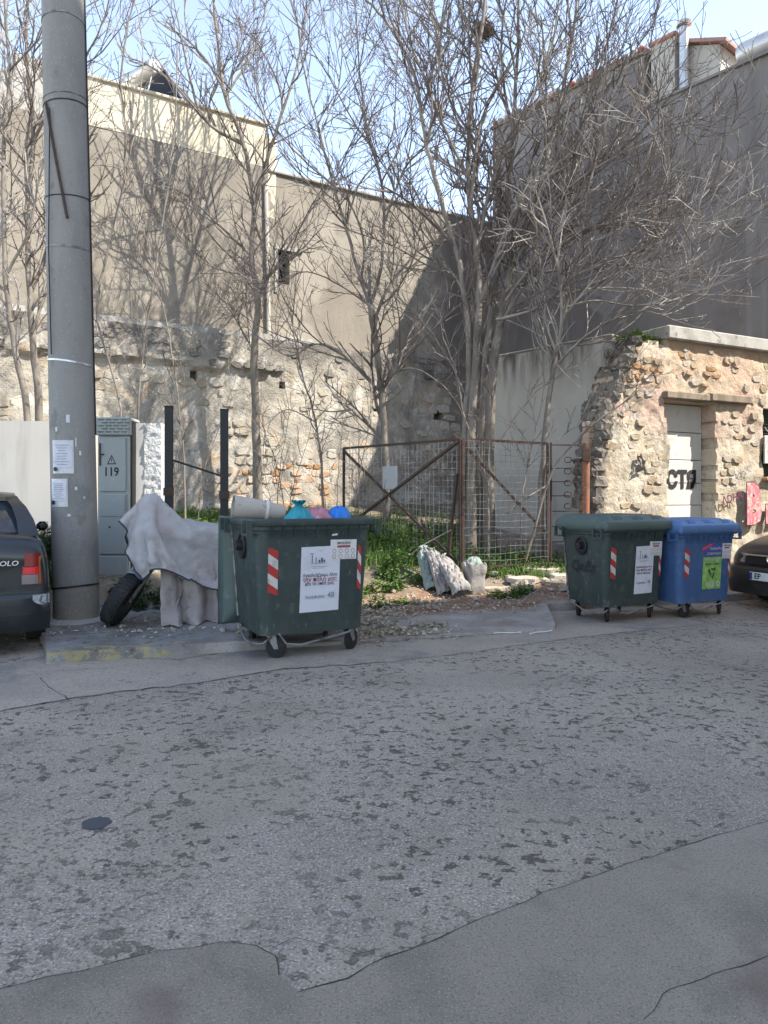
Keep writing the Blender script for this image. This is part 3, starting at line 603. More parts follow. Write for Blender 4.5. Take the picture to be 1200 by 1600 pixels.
# ------------------------------------------------------------------ concrete pole and what is fixed to it
pb = Vector((-3.6, 8.67, .08)); LEAN = -.022
pole = thing('concrete_pole', 'thick round concrete street pole with metal straps and taped notices', 'pole', pb)
def pr(z): return .257 - .0032 * z
def pc(z): return Vector((LEAN * z, 0, z))
b = MB(); b.tube([pc(z) for z in np.linspace(0, 10, 26)], [pr(z) + .004 * math.sin(z * 9) * (z < 1) for z in np.linspace(0, 10, 26)], 40); autosmooth(b.build('shaft', conc_pole, pole))
b = MB(); b.lathe([(.36, -.06), (.335, .03), (.27, .07)], seg=30); autosmooth(b.build('collar', conc, pole))
for z, m, hgt in ((.43, black_p, .022), (3.03, galv, .02), (4.37, steel, .022), (4.95, black_p, .012), (6.02, black_p, .014), (6.1, steel, .008), (7.0, steel, .02)):
    b = MB(); ring = []
    for k, (dr, dz) in enumerate(((.002, -hgt / 2), (.007, -hgt / 2), (.007, hgt / 2), (.002, hgt / 2))):
        ring.append([pc(z + dz) + Vector((math.cos(q) * (pr(z) + dr), math.sin(q) * (pr(z) + dr), .03 * math.cos(q + z))) for q in (2 * math.pi * j / 32 for j in range(32))])
    b.loft(ring, cap=False); b.build('strap', m, pole)
b = MB(); pts = []
for z in np.linspace(2.2, 9.8, 24): pts.append(pc(z) + Vector((math.cos(.12) * (pr(z) + .012), math.sin(.12) * (pr(z) + .012) , 0)))
b.tube(pts, .009, 6); b.build('cable', cable_m, pole)
b = MB(); b.tube([pc(5.98) + Vector((-.13, -.225, 0)), pc(5.3) + Vector((-.01, -.265, 0)), pc(4.65) + Vector((.10, -.255, 0))], [.016, .017, .018], 6); b.build('iron_rod', rust, pole)
b = MB(); b.tube([pc(5.9) + Vector((-.07, -.26, 0)), pc(4.3) + Vector((-.13, -.235, 0)), pc(3.1) + Vector((-.12, -.245, 0))], .007, 5); b.build('thin_wire', cable_m, pole)
def on_pole(z0, z1, a0, a1, off, name, m, parent=pole, wav=0):
    b = MB(); vs = []; n, k = 8, 6
    for i in range(k + 1):
        z = z0 + (z1 - z0) * i / k
        for j in range(n + 1):
            a = a0 + (a1 - a0) * j / n; r = pr(z) + off + wav * fbm(z * 12, a * 6); vs.append(pc(z) + Vector((math.cos(a) * r, math.sin(a) * r, 0)))
    b.add(vs, [(i * (n + 1) + j, i * (n + 1) + j + 1, (i + 1) * (n + 1) + j + 1, (i + 1) * (n + 1) + j) for i in range(k) for j in range(n)]); return b.build(name, m, parent)
def notice(z0, z1, ac, half, label, rows):
    t = tag(link('notice', None, None, pb), label, 'notice', 'paper notices on the concrete pole')
    on_pole(z0, z1, ac - half, ac + half, .006, 'plastic_sleeve', sleeve, t, .002)
    on_pole(z0 + .07, z1 - .02, ac - half * .85, ac + half * .85, .011, 'paper', paper, t, .003)
    r = random.Random(int(z0 * 100)); h = (z1 - z0 - .13) / rows
    for i in range(rows):
        wd = half * r.uniform(.35, .72); z = z1 - .055 - i * h; on_pole(z - .006, z, ac - wd, ac + wd, .0155, 'text_line', ink_g, t, .003)
    b = MB(); z = z0 + .05; a = ac - half * .6; c = pc(z) + Vector((math.cos(a) * (pr(z) + .02), math.sin(a) * (pr(z) + .02), 0))
    b.lathe([(.001, -.004), (.026, -.002), (.026, .002), (.001, .004)], (0, 0, 0), 'x', 12); o = b.build('round_stamp', black_p, t); o.location = c; o.rotation_euler = (0, 0, a)
notice(1.74, 2.12, R(-95), R(29), 'upper notice sheet in a clear sleeve on the concrete pole', 8)
notice(1.36, 1.68, R(-107), R(25), 'lower notice sheet with curled edge on the concrete pole', 9)
for z_, a_, h_, w_, m_ in ((2.32, -78, .09, 9, sleeve), (1.95, -50, .05, 5, paper2), (1.55, -62, .04, 6, tape_m), (1.45, -42, .03, 4, paper2), (2.05, -60, .10, 3, tape_m), (1.25, -80, .03, 8, sleeve), (2.22, -110, .05, 6, paper2)):
    on_pole(z_, z_ + h_, R(a_ - w_ / 2), R(a_ + w_ / 2), .003, 'paper_remnant', m_, pole, .002)
for s_, a, z, sz in (('9', -72, 1.04, .2), ('0', -48, 1.03, .13), ('ν', -33, 1.05, .11), ('nd', -66, .9, .07)):
    c = pc(z); aa = R(a); text('graffiti', s_, sz, ink_g, pole, (c.x + math.cos(aa) * (pr(z) + .006), math.sin(aa) * (pr(z) + .006), z), (R(90), 0, aa + R(90)))

# ------------------------------------------------------------------ electrical cabinet
cabw = thing('utility_cabinet', 'tall narrow grey electrical cabinet marked 119 between the pole and the spatter wall', 'cabinet', (-4.03, 10.35, 0)); cabw.scale = (.86, 1, 1)
b = MB(); b.box(-.03, .55, .1, .5, .2, .52); b.build('plinth', conc, cabw)
b = MB(); b.box(0, .52, .06, .42, .40, 2.40, bev=.01); b.build('body', cab_m, cabw)
b = MB(); b.box(-.02, .54, .02, .46, 2.405, 2.66, bev=.015); b.build('hood', cab_m, cabw)
for i in range(5):
    for j in range(4):
        x = .03 + j * .125 + (.06 if i % 2 else 0)
        if x + .085 > .55: continue
        b = MB(); b.add([(x, .018, 2.445 + i * .043), (x + .085, .018, 2.445 + i * .043), (x + .085, -.004, 2.462 + i * .043), (x, -.004, 2.462 + i * .043), (x, .018, 2.468 + i * .043), (x + .085, .018, 2.468 + i * .043)],
              [(0, 1, 2, 3), (3, 2, 5, 4), (0, 3, 4), (1, 5, 2)]); b.build('louver', cab_m, cabw)
ud = link('upper_door', None, cabw); b = MB(); b.box(.04, .47, .035, .057, 1.62, 2.37, bev=.006); b.build('door_leaf', cab_m, ud)
b = MB(); b.box(.045, .062, .01, .034, 1.98, 2.3, bev=.004); b.box(.063, .115, .012, .03, 2.13, 2.15); b.build('handle', black_p, ud)
b = MB(); tri = [(.165, 2.0), (.315, 2.0), (.24, 2.135)]; tin = [(.188, 2.014), (.292, 2.014), (.24, 2.108)]
b.loft([[(x, .0335, z) for x, z in tri], [(x, .0335, z) for x, z in tin]], cap=False); b.add([(.236, .0332, 2.085), (.246, .0332, 2.085), (.242, .0332, 2.058), (.252, .0332, 2.058), (.236, .0332, 2.024), (.228, .0332, 2.055), (.238, .0332, 2.055)], [(0, 5, 6, 2, 1), (2, 6, 4, 3)]); b.build('warning_triangle', ink, ud)
text('numerals', '119', .17, ink, ud, (.235, .0335, 1.89), off=.004)
ld = link('lower_door', None, cabw); b = MB(); b.box(.04, .47, .035, .057, .74, 1.58, bev=.006); b.build('door_leaf', cab_m, ld)
b = MB(); b.box(.055, .455, .028, .034, 1.27, 1.54, bev=.003); b.build('raised_plate', cab_m, ld)
b = MB(); b.lathe([(.001, .02), (.014, .022), (.014, .034)], (.21, 0, 1.12), 'y', 10); b.build('lock', black_p, ld)
b = MB(); b.box(.02, .5, .03, .058, .42, .71, bev=.006); b.build('base_panel', cab_m, cabw)
b = MB(); b.box(.528, .548, .10, .4, .3, 2.62); b.build('back_post', black_p, cabw)

# ------------------------------------------------------------------ two black gate posts and the bar between
for px, top, lab in ((264, 636, 'thick square black iron post standing nearest to the spatter wall'), (350.5, 641, 'square black iron post rising behind the bin with the rolled card')):
    p = W(px, 770, 9.45); zt = W(px, top, 9.45).z; g = ground(p.x, p.y); t = thing('iron_post', lab, 'post', (p.x, p.y, 0), R(12), 'square black iron posts')
    b = MB(); b.box(-.052, .052, -.052, .052, g - .15, zt, bev=.006); b.build('shaft', iron_m, t)
    b = MB(); b.box(-.056, .056, -.056, .056, zt + .001, zt + .012); b.build('cap', iron_m, t)
    b = MB(); b.box(-.065, .065, -.075, -.0525, zt - 1.13, zt - 1.03); b.build('hinge', rust, t)
br = tag(link('iron_bar', None, None, (0, 0, 0)), 'thin dark iron bar sloping down between the two black posts', 'bar')
b = MB(); b.tube([W(270, 719, 9.42), W(347, 744, 9.42)], .014, 6); b.build('rod', iron_m, br); b = MB(); b.lathe([(.001, -.012), (.03, -.012), (.03, .012), (.001, .012)], W(347, 744, 9.40), 'y', 10); b.build('end_washer', rust, br)

# ------------------------------------------------------------------ wheeled bins
def rrect(w2, d2, r, z, seg=5):
    out = []
    for cx, cy, a0 in ((w2 - r, -d2 + r, -90), (w2 - r, d2 - r, 0), (-w2 + r, d2 - r, 90), (-w2 + r, -d2 + r, 180)):
        for k in range(seg + 1):
            a = R(a0 + 90 * k / seg); out.append((cx + r * math.cos(a), cy + r * math.sin(a), z))
    return out
def lid_mesh(m):
    us = list(np.linspace(-.665, .665, 39)); vsn = list(np.linspace(-1.08, 0, 31)); vs = []
    def h(u, v):
        e = min(.665 - abs(u), v + 1.08, .10 - v * 1.0 if v > -.1 else 9); z = .045 + .085 * sstep(e / .16)
        if e < .012: z = -.045
        for uk in (-.36, 0, .36):
            if abs(u - uk) < .075 and -1.0 < v < -.90: z -= .065
        if -.86 < v < -.12 and min(abs(u - k) for k in (-.45, -.15, .15, .45)) < .03: z += .014
        if -.055 < v + .06 < .055 and abs(u) < .5: z += .01
        return z
    for v in vsn:
        for u in us: vs.append((u, v, h(u, v)))
    n = len(us); b = MB(); b.add(vs, [(i * n + j, i * n + j + 1, (i + 1) * n + j + 1, (i + 1) * n + j) for i in range(len(vsn) - 1) for j in range(n - 1)])
    return b.mesh('lid', m)
def wheeled_bin(loc, rz, sc_, pm, lm, label, opened, name='wheeled_bin'):
    t = thing(name, label, 'bin', loc, rz, 'wheeled rubbish containers along the kerb'); t.scale = (sc_, sc_, sc_ * 1.085)
    b = MB(); rings = [rrect(.47, .35, .06, .205), rrect(.535, .40, .09, .215), rrect(.542, .405, .11, .24), rrect(.546, .408, .11, .33), rrect(.552, .412, .12, .345)]
    for k in range(1, 9): f = k / 8; rings.append(rrect(.552 + .048 * f, .412 + .058 * f, .12, .345 + .79 * f))
    rings += [rrect(.612, .482, .12, 1.15), rrect(.612, .482, .12, 1.18), rrect(.645, .515, .12, 1.185), rrect(.652, .522, .12, 1.2), rrect(.652, .522, .12, 1.235), rrect(.645, .515, .12, 1.245), rrect(.60, .47, .11, 1.245), rrect(.585, .455, .11, 1.2), rrect(.53, .4, .1, .45)]
    b.loft(rings); autosmooth(b.build('body', pm, t), 35)
    for i in range(9):                                   # small gussets under the rim
        x = -.46 + i * .115; b = MB(); b.add([(x - .008, -.48, 1.18), (x + .008, -.48, 1.18), (x - .008, -.515, 1.18), (x + .008, -.515, 1.18), (x - .008, -.474, 1.08), (x + .008, -.474, 1.08)], [(0, 2, 4), (1, 5, 3), (2, 3, 5, 4)]); b.build('gusset', pm, t)
    for s in (-1, 1):
        b = MB(); b.lathe([(.001, s * .57), (.125, s * .575), (.125, s * .612), (.10, s * .62), (.085, s * .60), (.05, s * .60), (.045, s * .665), (.001, s * .668)], (0, .02, .995), 'x', 22); autosmooth(b.build('trunnion', black_p, t))
        for yy in (-.40, .40):
            b = MB(); b.box(min(s * .653, s * .70), max(s * .653, s * .70), yy - .09, yy - .07, 1.10, 1.235); b.box(min(s * .653, s * .70), max(s * .653, s * .70), yy + .07, yy + .09, 1.10, 1.235); b.box(min(s * .64, s * .70), max(s * .64, s * .70), yy - .069, yy + .069, 1.10, 1.122); b.build('handle', pm, t)
        b = MB(); b.tube([(s * .602, .40, 1.14), (s * .575, .38, .75), (s * .545, .36, .30)], .012, 6); b.build('side_rod', steel, t)
    lo = link('lid', None, t, (0, .53, 1.262) if not opened else (0, .64, 1.25), (0, 0, 0) if not opened else (R(92), 0, 0))
    o = link('cover', lid_mesh(lm), lo); autosmooth(o, 32)
    md = o.modifiers.new('thickness', 'SOLIDIFY'); md.thickness = .008; md.offset = -1
    for x in (-.42, .42): b = MB(); b.tube([(x - .09, .02, .02), (x + .09, .02, .02)], .03, 8); b.build('hinge', pm, lo)
    r = random.Random(int(loc[0] * 100))
    for sx, sy in ((-1, -1), (1, -1), (-1, 1), (1, 1)):
        a = r.uniform(-.9, .9) + (.25 if sx < 0 else 1.1); c = link('caster', None, t, (sx * .41, sy * .30, 0), (0, 0, a))
        b = MB(); b.box(-.07, .07, -.06, .06, .228, .24, bev=.004)
        for yy in (-.038, .032): b.add([(-.05, yy, .228), (.05, yy, .228), (.075, yy, .085), (.035, yy, .085), (-.05, yy + .006, .228), (.05, yy + .006, .228), (.075, yy + .006, .085), (.035, yy + .006, .085)], [(0, 1, 2, 3), (7, 6, 5, 4), (0, 3, 7, 4), (1, 5, 6, 2), (3, 2, 6, 7)])
        b.build('fork', steel, c)
        b = MB(); b.lathe([(.02, -.026), (.085, -.026), (.1, -.016), (.1, .016), (.085, .026), (.02, .026)], (.055, 0, .1), 'y', 22); autosmooth(b.build('wheel', black_r, c))
    b = MB(); b.tube([(-.36, -.40, .23), (-.30, -.44, .14), (-.16, -.45, .12), (.12, -.45, .16), (.34, -.43, .19), (.40, -.40, .2)], .0105, 7); b.build('brake_pedal', steel, t)
    b = MB(); b.tube([(-.53, .25, .23), (-.57, .2, .2), (-.58, .0, .14), (-.57, -.2, .12), (-.50, -.34, .14), (-.43, -.38, .2)], .0105, 7); b.box(-.60, -.55, .17, .27, .19, .25, bev=.01); b.build('side_pedal', steel, t)
    # reflective strips follow the sloping front face; y of the face at height z
    fy = lambda z: -(.412 + .058 * (z - .345) / .79) - .0035
    def strip(xc, wd, z0, z1):
        st = link('warning_strip', None, t); n = 5; h = (z1 - z0) / n
        for i in range(n):
            a, c = z0 + i * h, z0 + (i + 1) * h; sl = h * .75
            zz = [(xc - wd, a + sl * .5), (xc + wd, a - sl * .5), (xc + wd, c - sl * .5), (xc - wd, c + sl * .5)]
            zz = [(x, min(z1, max(z0, z))) for x, z in zz]
            b = MB(); b.add([(x, fy(z), z) for x, z in zz], [(0, 1, 2, 3)]); b.build('stripe', white_m if i % 2 else red_m, st)
    strip(-.435, .05, .57, 1.0); strip(.468, .02, .57, 1.0)
    return t, fy
def face_sheet(t, fy, name, x0, x1, z0, z1, m, k=0, tilt=0., wav=.002, sd=0):
    p = link(name, None, t); b = MB(); vs = []; n = 6
    for i in range(n + 1):
        for j in range(n + 1):
            x = x0 + (x1 - x0) * j / n; z = z0 + (z1 - z0) * i / n
            vs.append((x + (z - z0) * tilt, fy(z) - .002 - .0022 * k - wav * abs(fbm(x * 9 + sd, z * 9, sd)), z + (x - x0) * tilt))
    b.add(vs, [(i * (n + 1) + j, i * (n + 1) + j + 1, (i + 1) * (n + 1) + j + 1, (i + 1) * (n + 1) + j) for i in range(n) for j in range(n)]); b.build('sheet', m, p); return p
SL = math.atan(.058 / .79)
def lines(t, fy, p, rows, k, x0, x1):
    for s, sz, z, m, *o in rows:
        if not o: sz = min(sz, (x1 - x0) * .86 / (len(s) * .52))
        text('lettering', s, sz, m, p, ((x0 + x1) / 2 + (o[0] if o else 0), fy(z) - .0045 - .0022 * k, z), (R(90) - SL * -1, 0, R(.5)), off=.0006)
def poster(t, fy, x0, x1, z0, z1, sd, small):
    p = face_sheet(t, fy, 'poster', x0, x1, z0, z1, paper, 0, .012, .002, sd); hgt = z1 - z0; h = lambda f: z1 - hgt * f
    lines(t, fy, p, [('Αγκαλιάζουμε όλοι', .058 * small, h(.435), ink_b), ('την πόλη μας', .058 * small, h(.50), ink_r), ('και το σπίτι μας', .058 * small, h(.565), ink_b),
                     ('ΤΗΛΕΦΩΝΟ', .036 * small, h(.775), ink_g, -.05), ('48', .075 * small, h(.755), ink_g, .12 * small), ('· – ·', .05, h(.06), ink_g)], 1, x0, x1)
    b = MB(); cx = (x0 + x1) / 2 - .02; y = fy(h(.2)) - .006
    for a, c, e, g in ((-.07, -.062, .12, .25), (-.03, -.022, .16, .25), (.0, .02, .2, .245), (.026, .046, .17, .245), (.052, .07, .2, .245), (-.09, .09, .255, .26), (-.08, .1, .30, .305), (-.06, .06, .325, .329), (-.09, -.05, .1, .11)):
        b.add([(cx + a, fy(h(g)) - .0065, h(g)), (cx + c, fy(h(g)) - .0065, h(g)), (cx + c, fy(h(e)) - .0065, h(e)), (cx + a, fy(h(e)) - .0065, h(e))], [(0, 1, 2, 3)])
    b.build('emblem', ink_b, p); return p
def notice_card(t, fy, x0, x1, z0, z1):
    p = face_sheet(t, fy, 'notice', x0, x1, z0, z1, paper2, 1, -.01, .002, 4); wd = x1 - x0
    lines(t, fy, p, [('ΠΡΟΣΟΧΗ', .03, z1 - .035, ink, 0)], 2, x0, x1)
    b = MB(); z = z1 - .062; b.add([(x0 + wd * .25, fy(z) - .008, z - .012), (x1 - wd * .25, fy(z) - .008, z - .012), (x1 - wd * .25, fy(z) - .008, z + .008), (x0 + wd * .25, fy(z) - .008, z + .008)], [(0, 1, 2, 3)]); b.build('red_bar', ink_r, p)
    for i in range(2):
        for j in range(4):
            b = MB(); cx, z = x0 + wd * (.14 + .24 * j), z0 + (z1 - z0) * (.42 - .28 * i); ro, ri = .021, .016
            b.loft([[(cx + r * math.cos(a), fy(z) - .008 - .08 * 0, z + r * math.sin(a)) for a in (2 * math.pi * k / 12 for k in range(12))] for r in (ro, ri)], cap=False); b.build('round_icon', ink_g, p)
    return p
BIN1 = ((-.87, 7.62, .0), R(27))
t1, fy = wheeled_bin(BIN1[0], BIN1[1], 1.0, green_p, green_l, 'nearest dark green rubbish bin with its lid thrown back and rubbish above the rim', True)
poster(t1, fy, -.16, .25, .40, .99, 1, 1.); notice_card(t1, fy, .15, .43, .87, 1.05)
b = MB(); b.add([(.16, fy(1.1) - .004, 1.085), (.23, fy(1.1) - .004, 1.09), (.228, fy(1.1) - .004, 1.108), (.165, fy(1.1) - .004, 1.1)], [(0, 1, 2, 3)]); b.build('paper_scrap', paper2, t1)
t2, fy = wheeled_bin((2.95, 9.52, .0), R(27), .87, green_p, green_l, 'closed green rubbish bin standing directly left of the blue bin', False)
poster(t2, fy, -.02, .33, .36, .99, 3, .88); notice_card(t2, fy, .25, .49, .86, 1.05)
text('graffiti', 'QoΔs', .2, gr_black, t2, (-.6, -.02, .72), (R(90), 0, R(-90)))
t3, fy = wheeled_bin((4.0, 9.84, .0), R(25), .83, blue_p, blue_l, 'closed blue recycling bin with a green poster on its front', False, 'recycling_bin')
p = face_sheet(t3, fy, 'poster', -.10, .30, .40, .86, green_a, 0, .0, .001, 2)
lines(t3, fy, p, [('ΑΝΑΚΥΚΛΩΣΗ', .05, .82, white_m), ('ΧΑΡΤΙ · ΓΥΑΛΙ', .045, .755, leaf_d)], 1, -.10, .30)
b = MB()
for a in (0, 120, 240):
    v0 = len(b.v); b.add([(-.025, 0, .055), (.05, 0, .055), (.05, 0, .085), (.075, 0, .04), (.04, 0, .0), (.045, 0, .028), (-.01, 0, .028)], [(0, 6, 5, 1), (2, 1, 5, 4, 3)]); b.xf(Matrix.Rotation(R(a), 4, 'Y'), v0)
o = b.build('recycling_arrows', leaf_d, p, loc=(.10, fy(.64) - .008, .64)); o.scale = (1.05,) * 3
for xx, r in ((.01, .03), (.11, .045), (.24, .04)): b = MB(); b.lathe([(r, -.001), (r, 0), (r * .55, 0), (r * .55, -.001)], (xx, fy(.47) - .007, .47), 'y', 14, cap=False); b.build('white_ring', white_m, p)
p = face_sheet(t3, fy, 'banner', -.08, .32, .90, 1.02, blue_a, 0, .05, .001, 2); lines(t3, fy, p, [('Ανακυκλώνω', .055, .98, white_m, .08), ('ΣΥΣΚΕΥΑΣΙΕΣ', .045, .905, white_m)], 1, -.08, .32)
b = MB(); b.add([(-.14, fy(1.) - .006, .95), (-.02, fy(1.) - .006, .985), (.14, fy(1.) - .006, 1.06), (.02, fy(1.) - .006, 1.045), (-.13, fy(1.) - .006, 1.0)], [(0, 1, 2, 3, 4)]); b.build('red_flash', red_a, p)
notice_card(t3, fy, .30, .50, .83, 1.05)

# rubbish lying in the open bin
def in_bin(x, y, z): return Matrix.Translation(BIN1[0]) @ Matrix.Rotation(BIN1[1], 4, 'Z') @ Vector((x, y, z * 1.085 + .01))
ro = thing('cardboard_roll', 'pale rolled sheet of card with white tape lying across the open bin', 'roll', in_bin(-.36, .10, 1.30))
b = MB(); c0, c1 = Vector((-.30, -.03, .035)), Vector((.20, .16, -.03)); rings = []
for i in range(3):
    pass
ax = (c1 - c0).normalized(); u_ = ax.orthogonal().normalized(); v_ = ax.cross(u_); rings = []
for f, r0 in ((0, .115), (.3, .11), (.65, .095), (1, .07)):
    rings.append([c0.lerp(c1, f) + (u_ * math.cos(a) + v_ * math.sin(a)) * r0 * (1 + .06 * math.sin(2 * a)) for a in (2 * math.pi * k / 20 for k in range(20))])
for f, r0 in ((1, .045), (0, .09)): rings.append([c0.lerp(c1, f) + (u_ * math.cos(a) + v_ * math.sin(a)) * r0 for a in (2 * math.pi * k / 20 for k in range(20))])
b.loft(rings, cap=False); autosmooth(b.build('sheet', card_m, ro))
b = MB(); b.loft([[c0.lerp(c1, f) + (u_ * math.cos(a) + v_ * math.sin(a)) * .107 * (1 + .06 * math.sin(2 * a)) for a in (2 * math.pi * k / 20 for k in range(20))] for f in (.6, .66)], cap=False); b.build('tape', tape_m, ro)
def bag(loc, r, h, m, label, name, sd, tie=True):
    t = thing(name, label, 'bag', loc); b = MB(); rings = []
    prof = [(.3, -.25), (.9, -.15), (1, .0), (.85, .3), (.5, .62), (.2, .82), (.16, .88), (.34, 1.0), (.42, 1.04)] if tie else [(.3, -.25), (.9, -.1), (1, .2), (.9, .6), (.6, .9), (.2, 1.0)]
    for k, (rr, z) in enumerate(prof):
        rings.append([(r * rr * math.cos(a) * (1 + .14 * math.sin(a * 5 + sd + z * 2) + .2 * fbm(math.cos(a) * 2 + sd, math.sin(a) * 2, z * 3)), r * rr * math.sin(a) * (1 + .14 * math.sin(a * 7 + sd)), h * z + .012 * math.sin(a * 9 + sd) * (z > .5)) for a in (2 * math.pi * j / 36 for j in range(36))])
    b.loft(rings); autosmooth(b.build('sack', m, t), 60)
    if tie: b = MB(); b.lathe([(r * .2, h * .82), (r * .22, h * .86), (r * .19, h * .9)], seg=12, cap=False); b.build('knot', m, t)
    return t
bag(in_bin(-.06, -.14, 1.15), .17, .25, teal_b, 'teal plastic bag knotted at the top in the open bin', 'rubbish_bag', 1)
bag(in_bin(.16, -.10, 1.13), .17, .21, pink_b, 'pink crumpled plastic bag between the teal and blue bags in the bin', 'rubbish_bag', 4, False)
bag(in_bin(.37, -.16, 1.13), .12, .22, blue_b, 'bright blue plastic bag at the right end of the open bin', 'rubbish_bag', 7, False)
bag(in_bin(.0, .22, .95), .26, .2, sack_m, 'pale rubbish bag lying low behind the teal bag in the bin', 'rubbish_bag', 9, False)

# ------------------------------------------------------------------ motorcycle under a cover (the cloth is simulated here)
MO = Vector((-2.97, 8.36, 0)); ma_ = math.atan2(.42, .9); gz = ground(MO.x + .5, MO.y + .3)
moto = thing('covered_motorcycle', 'motorcycle under a crumpled silver grey cover with its black front wheel showing', 'motorcycle', (MO.x, MO.y, gz), ma_)
M_ = Matrix.Translation((0, 0, 0))
fwd = Vector((-.02, -1, 0)); fwd.rotate(Matrix.Rotation(-ma_, 3, 'Z')); fwd.normalize()
upv = Vector((.50, .10, .86)); upv.rotate(Matrix.Rotation(-ma_, 3, 'Z')); upv = (upv - fwd * upv.dot(fwd)).normalized(); axl = fwd.cross(upv).normalized()
wc = Vector((.02, 0, .295)); WM = Matrix(((axl.x, fwd.x, upv.x, wc.x), (axl.y, fwd.y, upv.y, wc.y), (axl.z, fwd.z, upv.z, wc.z), (0, 0, 0, 1)))
fwl = link('front_wheel', None, moto)
b = MB(); b.lathe([(.205, -.07), (.25, -.092), (.30, -.082), (.318, -.04), (.324, 0), (.318, .04), (.30, .082), (.25, .092), (.205, .07), (.195, 0)], (0, 0, 0), 'x', 36, cap=False)
b.f.append(()); b.f.pop(); b.loft([[(x, y, z) for x, y, z in b.v[-36:]], [(x, y, z) for x, y, z in b.v[:36]]], cap=False); b.xf(WM); autosmooth(b.build('tyre', black_r, fwl))
b = MB()
for k in range(40):
    v0 = len(b.v); a = 2 * math.pi * k / 40
    for s in (-1, 1): b.box(min(s * .008, s * .066), max(s * .008, s * .066), -.012, .012, .312, .3245)
    b.xf(Matrix.Rotation(a, 4, 'X') @ Matrix.Rotation(R(18), 4, 'Z'), v0)
b.xf(WM); b.build('tread', black_r, fwl)
b = MB(); b.lathe([(.2, -.04), (.21, -.03), (.21, .03), (.2, .04)], (0, 0, 0), 'x', 28, cap=False); b.lathe([(.001, -.06), (.04, -.06), (.04, .06), (.001, .06)], (0, 0, 0), 'x', 12)
for k in range(6): v0 = len(b.v); b.box(-.012, .012, -.018, .018, .03, .205); b.xf(Matrix.Rotation(2 * math.pi * k / 6, 4, 'X'), v0)
b.xf(WM); b.build('rim', black_p, fwl)
b = MB(); vs = []
for i in range(11):
    a = R(-18 + i * 8.5)
    for x in (-.078, -.05, 0, .05, .078): r = .352 - abs(x) * .35; vs.append((x, r * math.sin(a) * -1, r * math.cos(a)))
b.add(vs, [(i * 5 + j, i * 5 + j + 1, (i + 1) * 5 + j + 1, (i + 1) * 5 + j) for i in range(10) for j in range(4)]); b.xf(WM); autosmooth(b.build('mudguard', mat('pale_blue_mudguard', (.36, .45, .55), .3), fwl), 60)
b = MB()
for s in (-1, 1): b.tube([WM @ Vector((s * .085, 0, 0)), WM @ Vector((s * .095, -.12, .45)), WM @ Vector((s * .095, -.2, .75))], .022, 8)
autosmooth(b.build('fork', steel, moto))
b = MB(); b.lathe([(.2, -.06), (.29, -.06), (.31, 0), (.29, .06), (.2, .06)], (1.32, 0, .31), 'y', 28); b.build('rear_wheel', black_r, moto)
b = MB(); b.box(.45, 1.0, -.14, .14, .3, .55, bev=.05); b.tube([(.2, 0, .95), (.55, 0, .7), (1.32, 0, .31)], .04, 8); b.build('engine', black_p, moto)
b = MB(); b.tube([(.62, -.2, .33), (.5, -.34, .05), (.46, -.36, .01)], .014, 6); b.build('side_stand', steel, moto)
def drape():
    NU, NV, S = 64, 46, .0385
    gx, gy = np.meshgrid(np.arange(NU), np.arange(NV), indexing='ij')
    r = np.random.default_rng(4)
    P = np.stack([-.165 + gx * S * .81, (gy - (NV - 1) / 2) * S * .80, 1.6 + .03 * r.standard_normal(gx.shape)], -1)
    P[..., 0] += .03 * np.sin(gy * .5); V = P.copy()
    caps = [((.28, -.06, 1.22), (.33, .05, 1.36), .12), ((.30, -.33, 1.06), (.30, .33, 1.06), .06), ((.25, -.1, .95), (.25, .1, .95), .17), ((.42, 0, 1.04), (.75, 0, .98), .19),
            ((.75, 0, .95), (1.25, 0, .92), .18), ((1.25, 0, .9), (1.6, 0, .98), .13), ((.5, 0, .55), (1.2, 0, .5), .2), ((1.32, 0, .31), (1.32, .01, .31), .32), ((.06, 0, .42), (.12, 0, .52), .2)]
    cons = []
    def pairs(di, dj, stiff):
        for par in (0, 1):
            if di and not dj:
                i = np.arange(par * abs(di), NU - di); i = i[(i // di) % 2 == par]; I, J = np.meshgrid(i, np.arange(NV), indexing='ij')
            else:
                jv = np.arange(0, NV - dj); jv = jv[(jv // dj) % 2 == par]; I, J = np.meshgrid(np.arange(0, NU - di), jv, indexing='ij')
                if di:
                    pass
            I, J = I.ravel(), J.ravel(); edge_ = ((J < 2) | (J > NV - 4)) & (dj == 0); L_r = (S * math.hypot(di, dj) * np.where(edge_, .66, 1.))[:, None]; cons.append((I, J, I + di, J + dj, L_r, stiff))
    pairs(1, 0, 1.); pairs(0, 1, 1.); pairs(1, 1, .6); pairs(2, 0, .12); pairs(0, 2, .12)
    bunch = ((gx > 4) & (gx < 46))
    for it in range(330):
        N = P + (P - V) * .965; N[..., 2] -= .0011; V = P; P = N
        for k in range(8):
            for (i0, j0, i1, j1, L0, st) in cons:
                d = P[i1, j1] - P[i0, j0]; l = np.linalg.norm(d, axis=-1, keepdims=True) + 1e-9; cr = d * ((l - L0) / l) * .5 * st
                np.add.at(P, (i0, j0), cr); np.add.at(P, (i1, j1), -cr)
            for a, c, rad in caps:
                a = np.array(a); c = np.array(c); ab = c - a; tt = np.clip(((P - a) @ ab) / (ab @ ab), 0, 1)[..., None]; q = a + tt * ab
                d = P - q; l = np.linalg.norm(d, axis=-1, keepdims=True) + 1e-9; hit = l < rad; P = np.where(hit, q + d / l * rad, P); V = np.where(hit, P, V)
            P[..., 2] = np.maximum(P[..., 2], .015 + .012 * np.sin(gx * 1.1) ** 2 * np.cos(gy * .9) ** 2)
    return P
Pc = drape(); NU, NV = Pc.shape[:2]
